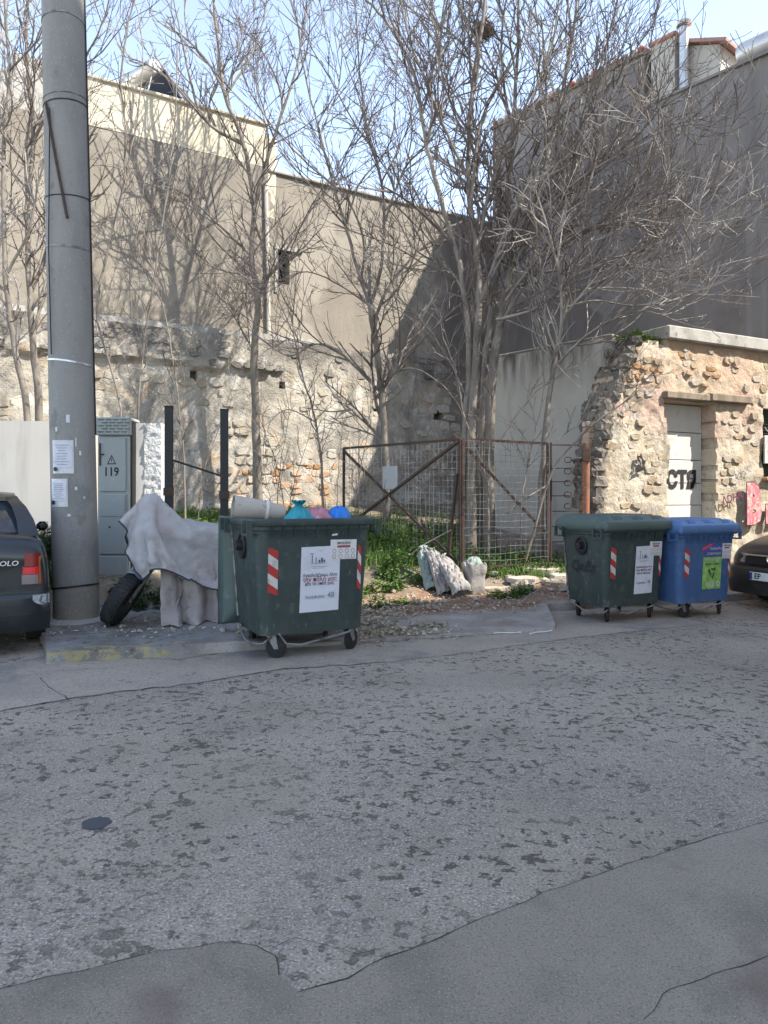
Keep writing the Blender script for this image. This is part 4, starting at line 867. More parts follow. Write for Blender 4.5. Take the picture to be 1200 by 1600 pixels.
nm = np.cross(np.gradient(Pc, axis=0), np.gradient(Pc, axis=1)); nm /= np.linalg.norm(nm, axis=-1, keepdims=True) + 1e-9
for i in range(NU):
    for j in range(NV):
        k1 = abs(fbm(i * .10 + .05 * j, j * .13, 2.5, 2)); k2 = abs(fbm(i * .23, j * .2 - .1 * i, 7.5, 2)); Pc[i, j] += nm[i, j] * (.030 * max(0, 1 - k1 * 5) + .014 * max(0, 1 - k2 * 5))
b = MB(); b.add([tuple(p) for p in Pc.reshape(-1, 3)], [(i * NV + j, (i + 1) * NV + j, (i + 1) * NV + j + 1, i * NV + j + 1) for i in range(NU - 1) for j in range(NV - 1) ])
cv = b.build('cover', cover_m, moto, True); cv.modifiers.new('smooth', 'SUBSURF').levels = 1; cv.modifiers['smooth'].render_levels = 1
b = MB(); b.tube([tuple(p) for p in list(Pc[0, :]) ], .010, 5); b.tube([tuple(p) for p in Pc[:, 0]], .010, 5); b.build('hem', hem_m, moto)
b = MB(); vs = []; n1, n2 = 46, 14
for i in range(n1 + 1):
    x = .40 + 1.0 * i / n1
    for j in range(n2 + 1):
        f = j / n2; fold = math.sin(x * 19 + 2.2 * math.sin(x * 7)) * .075 + .07 * fbm(x * 6, f * 2.5, 3); spread = .10 * sstep((f - .75) / .25)
        vs.append((x + .05 * math.sin(x * 15) * f + .03 * fbm(x * 5, f * 3, 8), -.165 - .06 * f - fold * (.25 + .9 * f) - spread * (1 + .6 * math.sin(x * 27)) - .03 * f, .72 * (1 - f) ** .9 + .016 + .012 * math.sin(x * 31) * (f > .9)))
b.add(vs, [(i * (n2 + 1) + j, (i + 1) * (n2 + 1) + j, (i + 1) * (n2 + 1) + j + 1, i * (n2 + 1) + j + 1) for i in range(n1) for j in range(n2)]); autosmooth(b.build('lower_drape', skirt_m, moto), 80)

# ------------------------------------------------------------------ rusty gate, wire fence, gate post
def gp_(px, py, Y): return W(px, py, Y)
gate = thing('rusty_gate_leaf', 'rusty iron gate leaf with crossed braces and wire mesh standing open inwards', 'gate', (1.2, 11.6, 0), math.atan2(2.2, -1.95))
def leaf(t, L_, zb0, zb1, zt0, zt1, diags, mids=(), step=.10):
    zb = lambda u: zb0 + (zb1 - zb0) * u / L_; zt = lambda u: zt0 + (zt1 - zt0) * u / L_
    def bar(name, a, c, r=.028): b = MB(); b.tube([a, c], r, 4); b.build(name, rust, t)
    bar('top_rail', (0, 0, zt(0)), (L_, 0, zt(L_)), .027); bar('bottom_rail', (0, 0, zb(0)), (L_, 0, zb(L_)), .022); bar('hinge_stile', (.0, 0, zb(0)), (0, 0, zt(0)), .03); bar('end_stile', (L_, 0, zb(L_)), (L_, 0, zt(L_)), .026)
    for (u0, z0, u1, z1) in diags: bar('brace', (u0, .03, z0), (u1, .03, z1), .028)
    b = MB(); r = random.Random(3); k = 0
    for u in np.arange(step, L_, step): b.tube([(u, -.02, zb(u)), (u + r.uniform(-.015, .015), -.02 + r.uniform(-.02, .02), (zb(u) + zt(u)) / 2), (u, -.02, zt(u))], .0034, 3, cap=False)
    for f in np.arange(.05, 1, .052): b.tube([(u, -.024 + .012 * math.sin(u * 3 + f * 9), zb(u) + (zt(u) - zb(u)) * f + .012 * math.sin(u * 5 + f * 20)) for u in np.linspace(0, L_, 12)], .0034, 3, cap=False)
    b.build('wire_mesh', wire_m, t)
leaf(gate, 2.94, .42, .72, 2.44, 2.43, ((.03, 2.4, 2.86, .95), (.03, .5, 2.9, 2.38), (.25, .45, .05, 1.9)))
gs = tag(link('metal_plate', None, None, (1.2, 11.6, 0), (0, 0, math.atan2(2.2, -1.95))), 'pale square metal plate wired on the rusty gate leaf', 'plate'); b = MB(); b.box(1.42, 1.80, .035, .045, 1.66, 2.06, bev=.003); b.build('sheet', sky_box, gs)
fw = thing('wire_fence', 'sagging wire mesh fence panel with one rusty diagonal brace right of the gate post', 'fence', (1.24, 11.6, 0), math.atan2(.42, 1.4))
leaf(fw, 1.48, .42, .46, 2.44, 2.40, ((.02, 2.36, 1.46, .95),), step=.09)
op = thing('ornamental_gate', 'narrow gate with scrolled iron column and thin rails beside the plaster wall', 'gate', (2.72, 12.05, 0), math.atan2(.1, .62))
for u in (0, .58): b = MB(); b.tube([(u, 0, .3), (u, 0, 2.42)], .018, 4); b.build('stile', rust, op)
for z in (2.38, 2.0, 1.78, 1.55, 1.3, 1.05, .8): b = MB(); b.tube([(.0, 0, z), (.58, 0, z)], .011 if z < 2.3 else .016, 4); b.build('rail', rust, op)
for k in range(9):
    z = .62 + k * .19
    b = MB()
    for s in (-1, 1):
        b.tube([(.29 + s * (.012 + .05 * math.sin(a)) , 0, z + .045 * s * math.cos(a)) for a in np.linspace(-.6, 3.6, 12)], .008, 4)
    b.build('scroll', rust, op)
cp_ = W(914, 770, 11.95); cpost = thing('rusty_post', 'round grey and rust coloured post at the end of the ornamental gate', 'post', (cp_.x, cp_.y, 0))
b = MB(); b.tube([(0, 0, .1), (.01, 0, 1.4), (.02, 0, 2.3)], .062, 14); autosmooth(b.build('shaft', rust_o, cpost)); b = MB(); b.box(-.06, .07, -.09, -.05, 2.1, 2.32, bev=.006); b.build('bracket', rust, cpost)

# ------------------------------------------------------------------ rubble sacks
def sack(p0, p1, wd, th, m, label, sd):
    p0 = Vector(p0); p1 = Vector(p1); t = thing('rubble_sack', label, 'sack', p0, 0, 'white rubble sacks by the gate'); d = p1 - p0; L_ = d.length; ax = d.normalized()
    side = Vector((1, .25, 0)); side = (side - ax * side.dot(ax)).normalized(); nrm = ax.cross(side); nrm = nrm if nrm.y < 0 else -nrm; b = MB(); vs = []; NU, NV = 22, 40
    for face in (1, -1):
        for i in range(NV + 1):
            v = i / NV; wv = wd * (1.08 - .28 * v) * (1 - .62 * sstep((v - .84) / .10) + .42 * sstep((v - .94) / .06))
            for j in range(NU + 1):
                u = 2 * j / NU - 1; bulge = (1 - abs(u) ** 3.2) ** .7 * (1 - (2 * abs(v - .45) / 1.1) ** 4) ** .5 if abs(v - .45) < .55 else 0
                k1 = abs(fbm(u * 1.6 + sd, v * 4.5, sd + face)); k2 = abs(fbm(u * 3 + sd, v * 9, sd - face, 2)); wr = -.034 * max(0, 1 - k1 * 5) - .007 * max(0, 1 - k2 * 5) + .02 * fbm(u * 2, v * 3, sd)
                off = th * bulge * (1.15 - .5 * v) * face + wr * face * (bulge > .2)
                p = ax * (L_ * v * (1 - .02 * math.cos(u * 3 + sd))) + side * (u * wv + .02 * fbm(v * 5, sd)) + nrm * (off + .035 * math.sin(v * 4 + sd)) + Vector((0, 0, -.02 * abs(u) ** 3 * (v < .1)))
                vs.append(p)
    n = NU + 1; N_ = n * (NV + 1); fs = [(f * N_ + i * n + j, f * N_ + i * n + j + 1, f * N_ + (i + 1) * n + j + 1, f * N_ + (i + 1) * n + j) for f in (0, 1) for i in range(NV) for j in range(NU)]
    b.add(vs, fs); autosmooth(b.build('bag', m, t), 75)
    b = MB(); b.tube([ax * L_ * .935 + nrm * .035 * math.sin(.935 * 4 + sd) + side * wd * .36 * math.cos(a) + nrm * .03 * math.sin(a) for a in np.linspace(0, 6.283, 16)], .008, 5); b.build('tie', wire_m, t)
    return t
def open_sack(p0, label, sd):
    t = thing('rubble_sack', label, 'sack', p0, .35, 'white rubble sacks by the gate'); b = MB(); rings = []; K = 48
    def ring(f, w2, z, dz=0):
        out = []
        for k in range(K):
            a = 2 * math.pi * k / K; c_, s_ = math.cos(a), math.sin(a); e = (abs(c_) ** 5 + abs(s_) ** 5) ** -.2; kk = abs(fbm(c_ * 1.5 + sd, f * 5, s_ * 1.5, 2))
            r = w2 * e * (1 + .05 * fbm(c_ * 2, s_ * 2, f * 3 + sd) - .05 * max(0, 1 - kk * 6)); out.append((r * c_, r * s_ * .9, z + dz * fbm(c_ * 2 + sd, s_ * 2, 4)))
        return out
    for i in range(15): f = i / 14; rings.append(ring(f, .122 + .04 * f + .008 * math.sin(f * 9), .44 * f, .05 * f))
    rings += [ring(1.05, .15, .44, .05), ring(1.1, .13, .34), ring(1.1, .02, .35)]
    b.loft(rings); autosmooth(b.build('bag', sack_m, t), 70)
    b = MB(); b.tube([(-.14, -.08, .42), (-.17, -.11, .50), (-.12, -.13, .43)], .008, 5); b.build('strap', sack_m, t)
    return t
def gpt(px, py, Y, dz=0): p = W(px, py, Y); return (p.x, p.y, ground(p.x, p.y) + dz)
sack(gpt(722, 920, 10.7, .05), W(690, 864, 11.2), .15, .10, sack_m, 'front white sack slumped forward with a muddy brown bottom', 1)
sack(gpt(697, 905, 10.9, .04), W(672, 856, 11.3), .125, .09, sack_m, 'thin creased white sack wedged between the front sack and the green tinged sack', 5)
sack(gpt(678, 892, 11.05, .03), W(660, 853, 11.4), .13, .09, sack_g, 'green tinged rubble sack leaning leftmost of the sacks by the gate', 9)
open_sack(gpt(741, 910, 11.05, -.01), 'upright open white sack filled with green netting right of the gate post', 12)
gn = bag(Vector(gpt(741, 910, 11.05, .36)), .125, .17, sack_g, 'crumpled green netting stuffed in the top of the upright sack', 'netting', 3, False)

# ------------------------------------------------------------------ parked cars
def car(loc, rz, pm, label, badge=None, plate=None, flip=False):
    t = thing('parked_car', label, 'car', loc, rz)
    st = [(.02, .76, .42, .62, .86, .90), (.0, .80, .36, .62, .97, 1.0), (.06, .85, .33, .66, 1.05, 1.12), (.14, .862, .33, .68, 1.10, 1.185), (.34, .86, .32, .7, 1.115, 1.205), (.62, .855, .3, .72, 1.115, 1.215), (1.3, .845, .28, .72, 1.10, 1.17), (2.9, .845, .28, .72, 1.05, 1.12),
          (3.5, .83, .3, .68, .96, 1.03), (3.95, .79, .32, .64, .84, .90), (4.1, .74, .34, .62, .76, .80), (4.16, .66, .38, .6, .7, .72)]
    rings = []
    for y, wd, zb, zm, zs, zt in st:
        half = [(0, zb), (wd * .8, zb), (wd * .95, zb + .05), (wd * .99, (zb + zm) / 2), (wd, zm), (wd * .985, (zm + zs) / 2), (wd * .95, zs - .03), (wd * .90, zs + .015), (wd * .78, zt - .03), (wd * .4, zt), (0, zt + .008)]
        rings.append([(x, y, z) for x, z in half] + [(-x, y, z) for x, z in half[-2:0:-1]])
    b = MB(); b.loft(rings); o = b.build('body', pm, t); autosmooth(o, 45); o.modifiers.new('sub', 'SUBSURF').render_levels = 2; o.modifiers['sub'].levels = 1
    def gh(name, pts0, pts1, m): b = MB(); b.loft([pts0, pts1], cap=True); return autosmooth(b.build(name, m, t), 30)
    zb, zt = 1.17, 1.55
    B = {'rl': (-.74, .44, zb), 'rr': (.74, .44, zb), 'fr': (.74, 3.0, 1.10), 'fl': (-.74, 3.0, 1.10)}; T = {'rl': (-.55, 1.15, zt), 'rr': (.55, 1.15, zt), 'fr': (.56, 2.25, zt), 'fl': (-.56, 2.25, zt)}
    gh('window_glass', [B[k] for k in ('rl', 'rr', 'fr', 'fl')], [T[k] for k in ('rl', 'rr', 'fr', 'fl')], glass_d)
    b = MB(); rr = []
    for y, x, z in ((1.05, .54, 1.53), (1.2, .575, 1.565), (1.7, .59, 1.585), (2.15, .58, 1.57), (2.35, .55, 1.53)): rr.append([(x, y, z - .02), (x * .97, y, z + .015), (x * .6, y, z + .035), (-x * .6, y, z + .035), (-x * .97, y, z + .015), (-x, y, z - .02)])
    b.loft(rr); autosmooth(b.build('roof', pm, t), 50)
    for s in (-1, 1):
        for a, c, wd in (((s * .755, .36, zb - .03), (s * .56, 1.14, zt), .075), ((s * .75, 3.05, 1.09), (s * .565, 2.26, zt), .05), ((s * .752, 1.75, 1.1), (s * .585, 1.7, zt), .045)):
            a, c = Vector(a), Vector(c); b = MB(); ring = []
            for f in (0, .33, .66, 1):
                p = a.lerp(c, f) + Vector((s * .03, 0, .03)) * math.sin(f * math.pi) ; w_ = wd * (1.75 - .75 * f) if wd > .06 else wd
                ring.append([p + Vector((s * .015, -w_ * .55, .012)), p + Vector((s * .02, w_ * .8, 0)), p + Vector((-s * .05, w_ * .8, 0)), p + Vector((-s * w_ * 1.35, -w_ * .62, .012))])
            b.loft(ring); autosmooth(b.build('pillar', pm, t), 50)
    # rear: bumper, lamps, seams
    b = MB(); rr = []
    for x in np.linspace(-.86, .86, 25):
        y = -.085 + .16 * max(0, (abs(x) - .6) / .26) ** 2.2; rr.append([(x, y + .05, .60), (x, y, .595), (x, y - .03, .56), (x, y - .035, .42), (x, y - .015, .28), (x, y + .03, .22), (x, y + .1, .22), (x, y + .12, .6)])
    b.loft(rr); autosmooth(b.build('rear_bumper', pm, t), 35)
    b = MB(); b.tube([(x, -.118 + .16 * max(0, (abs(x) - .6) / .26) ** 2.2, .405) for x in np.linspace(-.84, .84, 25)], .006, 4); b.build('bumper_strip', black_p, t)
    def skin(z): return 0.012 + .05 * max(0, (z - .95) / .15) - .02
    for s in (-1, 1):
        lp = link('tail_lamp', None, t)
        def seg(nm, x0, x1, z0, z1, m, yb=-.012):
            b = MB(); n = 5; vs = []
            for i in range(n + 1):
                x = x0 + (x1 - x0) * i / n; y = yb - .012 + .09 * max(0, (x - .70) / .12) ** 2
                for z in (z0, z1): vs += [(s * x, y + .05 * max(0, (z - .8) / .2) * .35, z), (s * x, y + .06, z)]
            b.loft([[vs[i * 4], vs[i * 4 + 2], vs[i * 4 + 3], vs[i * 4 + 1]] for i in range(n + 1)]); return b.build(nm, m, lp)
        seg('red_lens', .62, .745, .865, .995, lamp_r); seg('bright_red_lens', .605, .745, .79, .858, lamp_rb); seg('reverse_lens', .595, .745, .69, .785, lamp_c); seg('indicator_lens', .748, .825, .69, .965, lamp_o)
    b = MB(); b.tube([(-.45, -.004, .65), (.45, -.004, .65)], .005, 4); b.build('boot_seam', black_p, t)
    b = MB(); b.box(-.26, .26, -.018, -.008, .72, .83); b.build('rear_plate', plate_m, t)
    if badge:
        o = text('badge', badge, .07, galv, t, (.46, -.010, .90), off=.001, ext=.003, sx=1.15, shear=.15)
        b = MB(); r = random.Random(2); b.add([(.80 + r.uniform(-.05, .02) , -.02 + (.80 - .6) ** 2 * 0 + .03 * k, .47 + .03 * k) for k in range(4)] , [(0, 1, 2, 3)])
        b = MB(); vs = []
        for x in np.linspace(.69, .85, 6):
            y = -.085 - .0375 + .16 * max(0, (x - .6) / .26) ** 2.2
            vs += [(x, y + .004, .585 + .02 * fbm(x * 30, 1)), (x, y, .49 - .03 * fbm(x * 20, 4) + .05 * max(0, .74 - x) / .05)]
        b.add(vs, [(2 * i, 2 * i + 1, 2 * i + 3, 2 * i + 2) for i in range(5)]); b.build('scuff_patch', scuff, t)
    # front: bumper, grille, lamps, plate
    b = MB(); rr = []
    for x in np.linspace(-.85, .85, 25):
        y = 4.26 - .2 * max(0, (abs(x) - .55) / .3) ** 2.0; rr.append([(x, y - .1, .58), (x, y - .02, .58), (x, y + .01, .54), (x, y + .015, .36), (x, y - .03, .2), (x, y - .12, .2)])
    b.loft(rr); autosmooth(b.build('front_bumper', pm, t), 35)
    b = MB(); b.box(-.42, .42, 4.15, 4.185, .6, .72, bev=.01); b.build('grille', black_p, t)
    b = MB(); b.box(-.44, .44, 4.165, 4.20, .722, .748, bev=.006); b.build('chrome_strip', chrome, t)
    b = MB(); b.lathe([(.045, 4.19), (.06, 4.205), (.045, 4.21)], (0, 0, .69), 'y', 20, cap=False); b.build('emblem', chrome, t)
    for s in (-1, 1):
        hl = link('headlight', None, t); b = MB(); rr = []
        for f in np.linspace(0, 1, 5): x = s * (.46 + .33 * f); y = 4.17 - .2 * f ** 1.8; rr.append([(x, y, .62 + .02 * f), (x, y - .03, .75 + .02 * f), (x, y - .1, .76), (x, y - .1, .6)])
        b.loft(rr); autosmooth(b.build('lens', lamp_c, hl), 40)
        b = MB(); b.lathe([(.03, 4.262), (.045, 4.255), (.03, 4.25)], (s * .58, 0, .36), 'y', 12); b.build('fog_lamp', lamp_c, t)
    if plate:
        pl = link('front_plate', None, t, (0, 4.285, .46), (0, 0, math.pi)); b = MB(); b.box(-.26, .26, -.012, 0, -.056, .056, bev=.004); b.build('plate_sheet', plate_m, pl); b = MB(); b.box(-.257, -.215, -.0145, -.0122, -.05, .05); b.build('blue_band', plate_b, pl)
        text('characters', plate, .105, ink, pl, (-.125, -.0145, 0), off=.002)
    for s in (-1, 1):
        for y in (.78, 3.35):
            wl = link('wheel', None, t, (s * .75, y, .3)); b = MB(); b.lathe([(.19, -.09), (.28, -.095), (.30, -.06), (.30, .06), (.28, .095), (.19, .09)], (0, 0, 0), 'x', 28); autosmooth(b.build('tyre', black_r, wl)); b = MB(); b.lathe([(.001, s * .07), (.05, s * .085), (.17, s * .08), (.195, s * .096)], (0, 0, 0), 'x', 20); autosmooth(b.build('rim', steel, wl))
        b = MB(); b.box(min(s * .86, s * 1.0), max(s * .86, s * 1.0), 2.6, 2.7, 1.1, 1.22, bev=.04); b.build('wing_mirror', pm, t)
    b = MB(); b.box(-.7, .7, .25, 3.9, .18, .34); b.build('underbody', black_p, t)
    return t
car((-4.13, 7.08, 0), math.atan2(.47, .883) , car_m, 'dark slate saloon parked at the left with its rear lamp and scraped bumper towards us', badge='POLO')
ca = math.atan2(-.36, -.93) - math.pi / 2; hd = Vector((-.93, -.36, 0))
car((5.15 - hd.x * 4.285, 9.96 - hd.y * 4.285, 0), ca, car_k, 'black car with dusty bonnet parked at the right edge behind the blue bin', plate='EP')
# ------------------------------------------------------------------ bare trees
def smooth_pts(pts, r, amp, sub=5):
    out = []; n = len(pts)
    for i in range(n - 1):
        p0, p1, p2, p3 = pts[max(i - 1, 0)], pts[i], pts[i + 1], pts[min(i + 2, n - 1)]
        for k in range(sub):
            t = k / sub
            out.append(.5 * ((2 * p1) + (p2 - p0) * t + (2 * p0 - 5 * p1 + 4 * p2 - p3) * t * t + (3 * p1 - p0 - 3 * p2 + p3) * t ** 3))
    out.append(pts[-1])
    return [p + Vector((r.uniform(-1, 1), r.uniform(-1, 1), r.uniform(-.5, .5))) * amp * min(1, i / 3) for i, p in enumerate(out)]
def twig(b, p, d, L_, r0, lev, r, up, stub):
    n = (10, 6, 4, 2)[lev]; pts = [p.copy()]; dirs = [d.copy()]; step = L_ / n
    bend = Vector((r.uniform(-1, 1), r.uniform(-1, 1), r.uniform(-.4, .6))) * .17
    for i in range(n):
        d = (d + bend + Vector((r.uniform(-1, 1), r.uniform(-1, 1), r.uniform(-1, 1))) * .11 + Vector((0, 0, up))).normalized()
        p = p + d * step; pts.append(p.copy()); dirs.append(d.copy())
    b.tube(pts, [max(.0054, r0 * (1 - .6 * i / n)) for i in range(n + 1)], (5, 4, 3, 3)[lev], cap=False)
    if lev >= stub: return
    sp = (.26, .21, .17)[lev]; s = L_ * .16
    while s < L_ * .98:
        i = min(n - 1, int(s / step)); q = pts[i].lerp(pts[i + 1], s / step - i); dd = dirs[i + 1]
        o = dd.orthogonal(); o.rotate(Matrix.Rotation(r.uniform(0, 6.28), 3, dd)); ang = r.uniform(.42, .92)
        nd_ = (dd * math.cos(ang) + o.normalized() * math.sin(ang)).normalized()
        ll = r.uniform(.6, 1.5) * (1.1 - .5 * s / L_) if lev == 0 else (r.uniform(.25, .8) * (1.05 - .55 * s / L_) if lev == 1 else r.uniform(.08, .26))
        if r.random() < (.95, .75, .4)[lev]: twig(b, q, nd_, ll, r0 * (.62, .6, .65)[lev], lev + 1, r, up * 1.1, stub)
        s += sp * r.uniform(.6, 1.5)
def tree(name, label, limbs, sd, tm=None, dens=.17, tl=(.6, 1.5), up=.10, stub=3, amp=.012, start=.25, tr0=.017, sub=0):
    r = random.Random(sd); first = limbs[0]; p0 = W(*first[0][0], first[1]); base = Vector((p0.x, p0.y, ground(p0.x, p0.y)))
    t = thing(name, label, 'tree', base, 0, 'bare winter trees in the vacant lot'); tb = MB()
    for k, (pp, ya, yb, r0, r1, *o) in enumerate(limbs):
        n = len(pp); pts = [W(x, y, ya + (yb - ya) * i / (n - 1)) - base for i, (x, y) in enumerate(pp)]
        if o and o[0] == 'root': pts[0].z = min(pts[0].z, ground(pts[0].x + base.x, pts[0].y + base.y) - base.z - .1)
        pts = smooth_pts(pts, r, amp); m = len(pts)
        rad = [(r0 + (r1 - r0) * (i / (m - 1)) ** .75) * (1 + (.5 * max(0, 1 - i / 2.5) if o and o[0] == 'root' else 0)) * (1 + .08 * noise.noise(Vector((i * .9, k, sd)))) for i in range(m)]
        b = MB(); b.tube(pts, rad, 9 if r0 > .05 else 6); autosmooth(b.build('trunk' if o and o[0] == 'root' else 'limb', bark if r0 > .015 else (tm or twig_m), t), 70)
        ln = [0]
        for a, c in zip(pts, pts[1:]): ln.append(ln[-1] + (c - a).length)
        s = ln[-1] * (start if o and o[0] == 'root' else .08)
        if o and len(o) > 1: s = ln[-1] * o[1]
        while s < ln[-1]:
            i = max(j for j in range(m - 1) if ln[j] <= s); d = (pts[i + 1] - pts[i]).normalized(); q = pts[i].lerp(pts[i + 1], (s - ln[i]) / max(1e-6, ln[i + 1] - ln[i]))
            oo = d.orthogonal(); oo.rotate(Matrix.Rotation(r.uniform(0, 6.28), 3, d)); ang = r.uniform(.45, 1.0)
            nd_ = (d * math.cos(ang) + oo.normalized() * math.sin(ang)).normalized(); nd_.z = nd_.z * .8 + .15
            twig(tb, q, nd_.normalized(), r.uniform(*tl) * (1.1 - .45 * s / ln[-1]), min(rad[i] * .6, tr0 * r.uniform(.8, 1.5)), 1, r, up, stub)
            s += dens * r.uniform(.5, 1.6)
        for q_ in range(sub if r0 > .018 else 0):
            i = int(m * r.uniform(.35 if o and o[0] == 'root' else .15, .9)); i = min(i, m - 2); d = (pts[i + 1] - pts[i]).normalized(); oo = d.orthogonal(); oo.rotate(Matrix.Rotation(r.uniform(0, 6.28), 3, d)); ang = r.uniform(.4, .8)
            nd_ = d * math.cos(ang) + oo.normalized() * math.sin(ang); nd_.z += .25; lb = MB(); twig(lb, pts[i], nd_.normalized(), r.uniform(1.5, 3.2), min(.040, rad[i] * .75), 0, r, up * .8, 3)
            lo = lb.build('limb', tm if tm and tm is twig_w else twig_m, t)
        dl = (pts[-1] - pts[-2]).normalized(); twig(tb, pts[-1], dl, r.uniform(.6, 1.1), r1, 1, r, up, stub)
    o = tb.build('twigs', tm or twig_m, t); o['kind'] = 'stuff'
    print(name, sd, len(tb.f)); return t
NM = 'bare_tree'
tree(NM, 'big many stemmed bare tree with the widest crown standing behind the gate post', [
    ([(735, 845), (737, 740), (738, 640), (747, 500), (745, 400), (732, 280), (738, 150), (755, 20), (762, -70)], 12.8, 12.6, .10, .022, 'root', .35),
    ([(765, 845), (764, 720), (768, 600), (782, 500), (802, 410), (836, 310), (868, 190), (893, 70), (905, -40)], 12.9, 13.3, .12, .02, 'root', .4),
    ([(750, 845), (752, 720), (757, 600), (771, 460), (788, 350), (800, 220), (808, 90), (812, -60)], 13.1, 13.7, .10, .02, 'root', .4),
    ([(727, 845), (724, 720), (733, 570), (722, 430), (694, 330), (668, 230), (645, 110), (600, 30), (560, -10)], 13.0, 12.2, .075, .016, 'root', .4),
    ([(780, 510), (835, 425), (890, 375), (960, 330), (1040, 270), (1095, 215)], 12.9, 12.2, .04, .010),
    ([(802, 410), (865, 335), (930, 255), (985, 180), (1020, 80)], 13.0, 12.4, .042, .012),
    ([(771, 460), (830, 432), (920, 412), (1020, 385), (1105, 320)], 13.2, 12.6, .035, .009),
    ([(836, 310), (890, 240), (935, 150), (985, 90), (1010, 50)], 13.2, 13.6, .032, .010),
    ([(745, 400), (772, 270), (842, 150), (872, 20)], 12.7, 12.2, .036, .012),
    ([(747, 500), (706, 425), (655, 395), (618, 340)], 12.7, 13.6, .030, .009),
    ([(788, 350), (760, 250), (700, 150), (680, 40), (672, -40)], 13.5, 14.4, .034, .012),
    ([(732, 280), (690, 190), (640, 60), (620, -40)], 12.7, 12.0, .03, .010),
    ([(800, 220), (850, 110), (870, 0)], 13.5, 14.2, .03, .010), ([(782, 500), (850, 470), (930, 450), (1010, 452)], 13, 13.6, .026, .008),
    ([(868, 190), (930, 120), (960, 20), (970, -30)], 13.2, 12.6, .024, .010), ([(790, 470), (850, 395), (925, 355), (1010, 345), (1075, 335)], 12.7, 11.9, .036, .010), ([(815, 380), (880, 300), (960, 245), (1045, 190)], 12.9, 11.9, .036, .010), ([(775, 500), (840, 480), (900, 430), (965, 405)], 12.7, 11.8, .03, .009), ([(738, 640), (700, 560), (660, 500), (630, 470)], 12.8, 13.6, .022, .007)], 11, twig_k, dens=.36, tl=(.8, 2.), sub=6)
tree(NM, 'bare tree with a pale trunk leaning beside the plaster wall, its white limbs fanning right', [
    ([(843, 835), (848, 720), (862, 600), (872, 530), (888, 470), (906, 380), (922, 290), (945, 200)], 12.55, 12.3, .062, .012, 'root', .42),
    ([(866, 575), (898, 540), (945, 505), (1005, 486), (1062, 503)], 12.5, 11.9, .03, .009),
    ([(886, 480), (938, 442), (990, 418), (1050, 428)], 12.45, 12.0, .026, .008),
    ([(906, 380), (955, 342), (1010, 330), (1065, 300)], 12.4, 11.9, .022, .007), ([(866, 575), (838, 500), (822, 430), (828, 340)], 12.5, 13, .024, .007),
    ([(888, 470), (870, 400), (874, 300)], 12.5, 12.9, .02, .007), ([(898, 540), (960, 525), (1000, 460), (1040, 400)], 12.4, 11.8, .018, .006),
    ([(886, 480), (930, 470), (990, 478), (1050, 470), (1090, 455), (1135, 420), (1195, 403)], 12.3, 11.6, .02, .006)], 12, twig_w, dens=.34, tl=(.6, 1.5), up=.06, sub=3)
tree(NM, 'slender bare tree forking at mid height behind the open gate leaf', [
    ([(606, 845), (604, 780), (601, 700), (597, 615), (588, 545), (578, 478)], 15., 15., .085, .06, 'root', .97),
    ([(578, 478), (560, 425), (541, 355), (521, 290), (500, 210), (478, 120), (462, 20)], 15, 14.4, .045, .012, '', .2),
    ([(578, 478), (592, 435), (600, 360), (596, 285), (572, 195), (560, 90), (556, 0)], 15, 15.3, .045, .012, '', .2),
    ([(600, 350), (632, 265), (682, 205), (712, 120), (730, 40)], 15, 14.4, .03, .010), ([(597, 615), (560, 578), (524, 546), (492, 538), (452, 556), (412, 532), (372, 500)], 15, 14.3, .03, .008, '', .3),
    ([(597, 610), (640, 552), (695, 497), (752, 448)], 15, 14.2, .032, .014, '', .5), ([(578, 478), (530, 445), (480, 425), (430, 440)], 15, 14.5, .022, .007),
    ([(521, 290), (470, 245), (420, 190), (385, 130), (372, 60)], 14.7, 14.2, .024, .008), ([(541, 355), (560, 290), (610, 220), (620, 110), (618, 10)], 14.9, 15.6, .026, .009),
    ([(596, 285), (640, 190), (650, 90)], 15.1, 15.6, .022, .008), ([(500, 210), (530, 130), (535, 30)], 14.5, 14.9, .02, .008), ([(595, 600), (640, 575), (690, 600), (720, 640)], 15, 14.5, .016, .006)], 13, twig_k, dens=.28, tl=(.7, 1.7), sub=4)
tree(NM, 'bare tree close to the back wall, just left of its small dark window', [
    ([(402, 800), (402, 730), (399, 640), (397, 550), (403, 472), (393, 400), (397, 320), (380, 225), (352, 150), (340, 60), (330, -40)], 16.4, 15.9, .12, .024, 'root', .42),
    ([(403, 472), (420, 432), (465, 395), (500, 360)], 16.4, 15.9, .036, .010), ([(397, 320), (428, 215), (462, 110), (478, 10)], 16.2, 16.6, .055, .014), ([(380, 225), (318, 185), (292, 100), (272, 0)], 16.1, 15.6, .05, .012),
    ([(393, 400), (330, 340), (285, 300), (240, 290)], 16.3, 15.6, .032, .009), ([(352, 150), (400, 70), (420, -20)], 15.9, 16.4, .03, .010), ([(399, 430), (340, 420), (290, 380)], 16.3, 15.5, .026, .008),
    ([(397, 550), (350, 470), (320, 440)], 16.4, 16, .02, .007), ([(428, 215), (400, 130), (395, 30)], 16.4, 16.8, .022, .008)], 14, twig_k, dens=.32, tl=(.7, 1.7), sub=3)
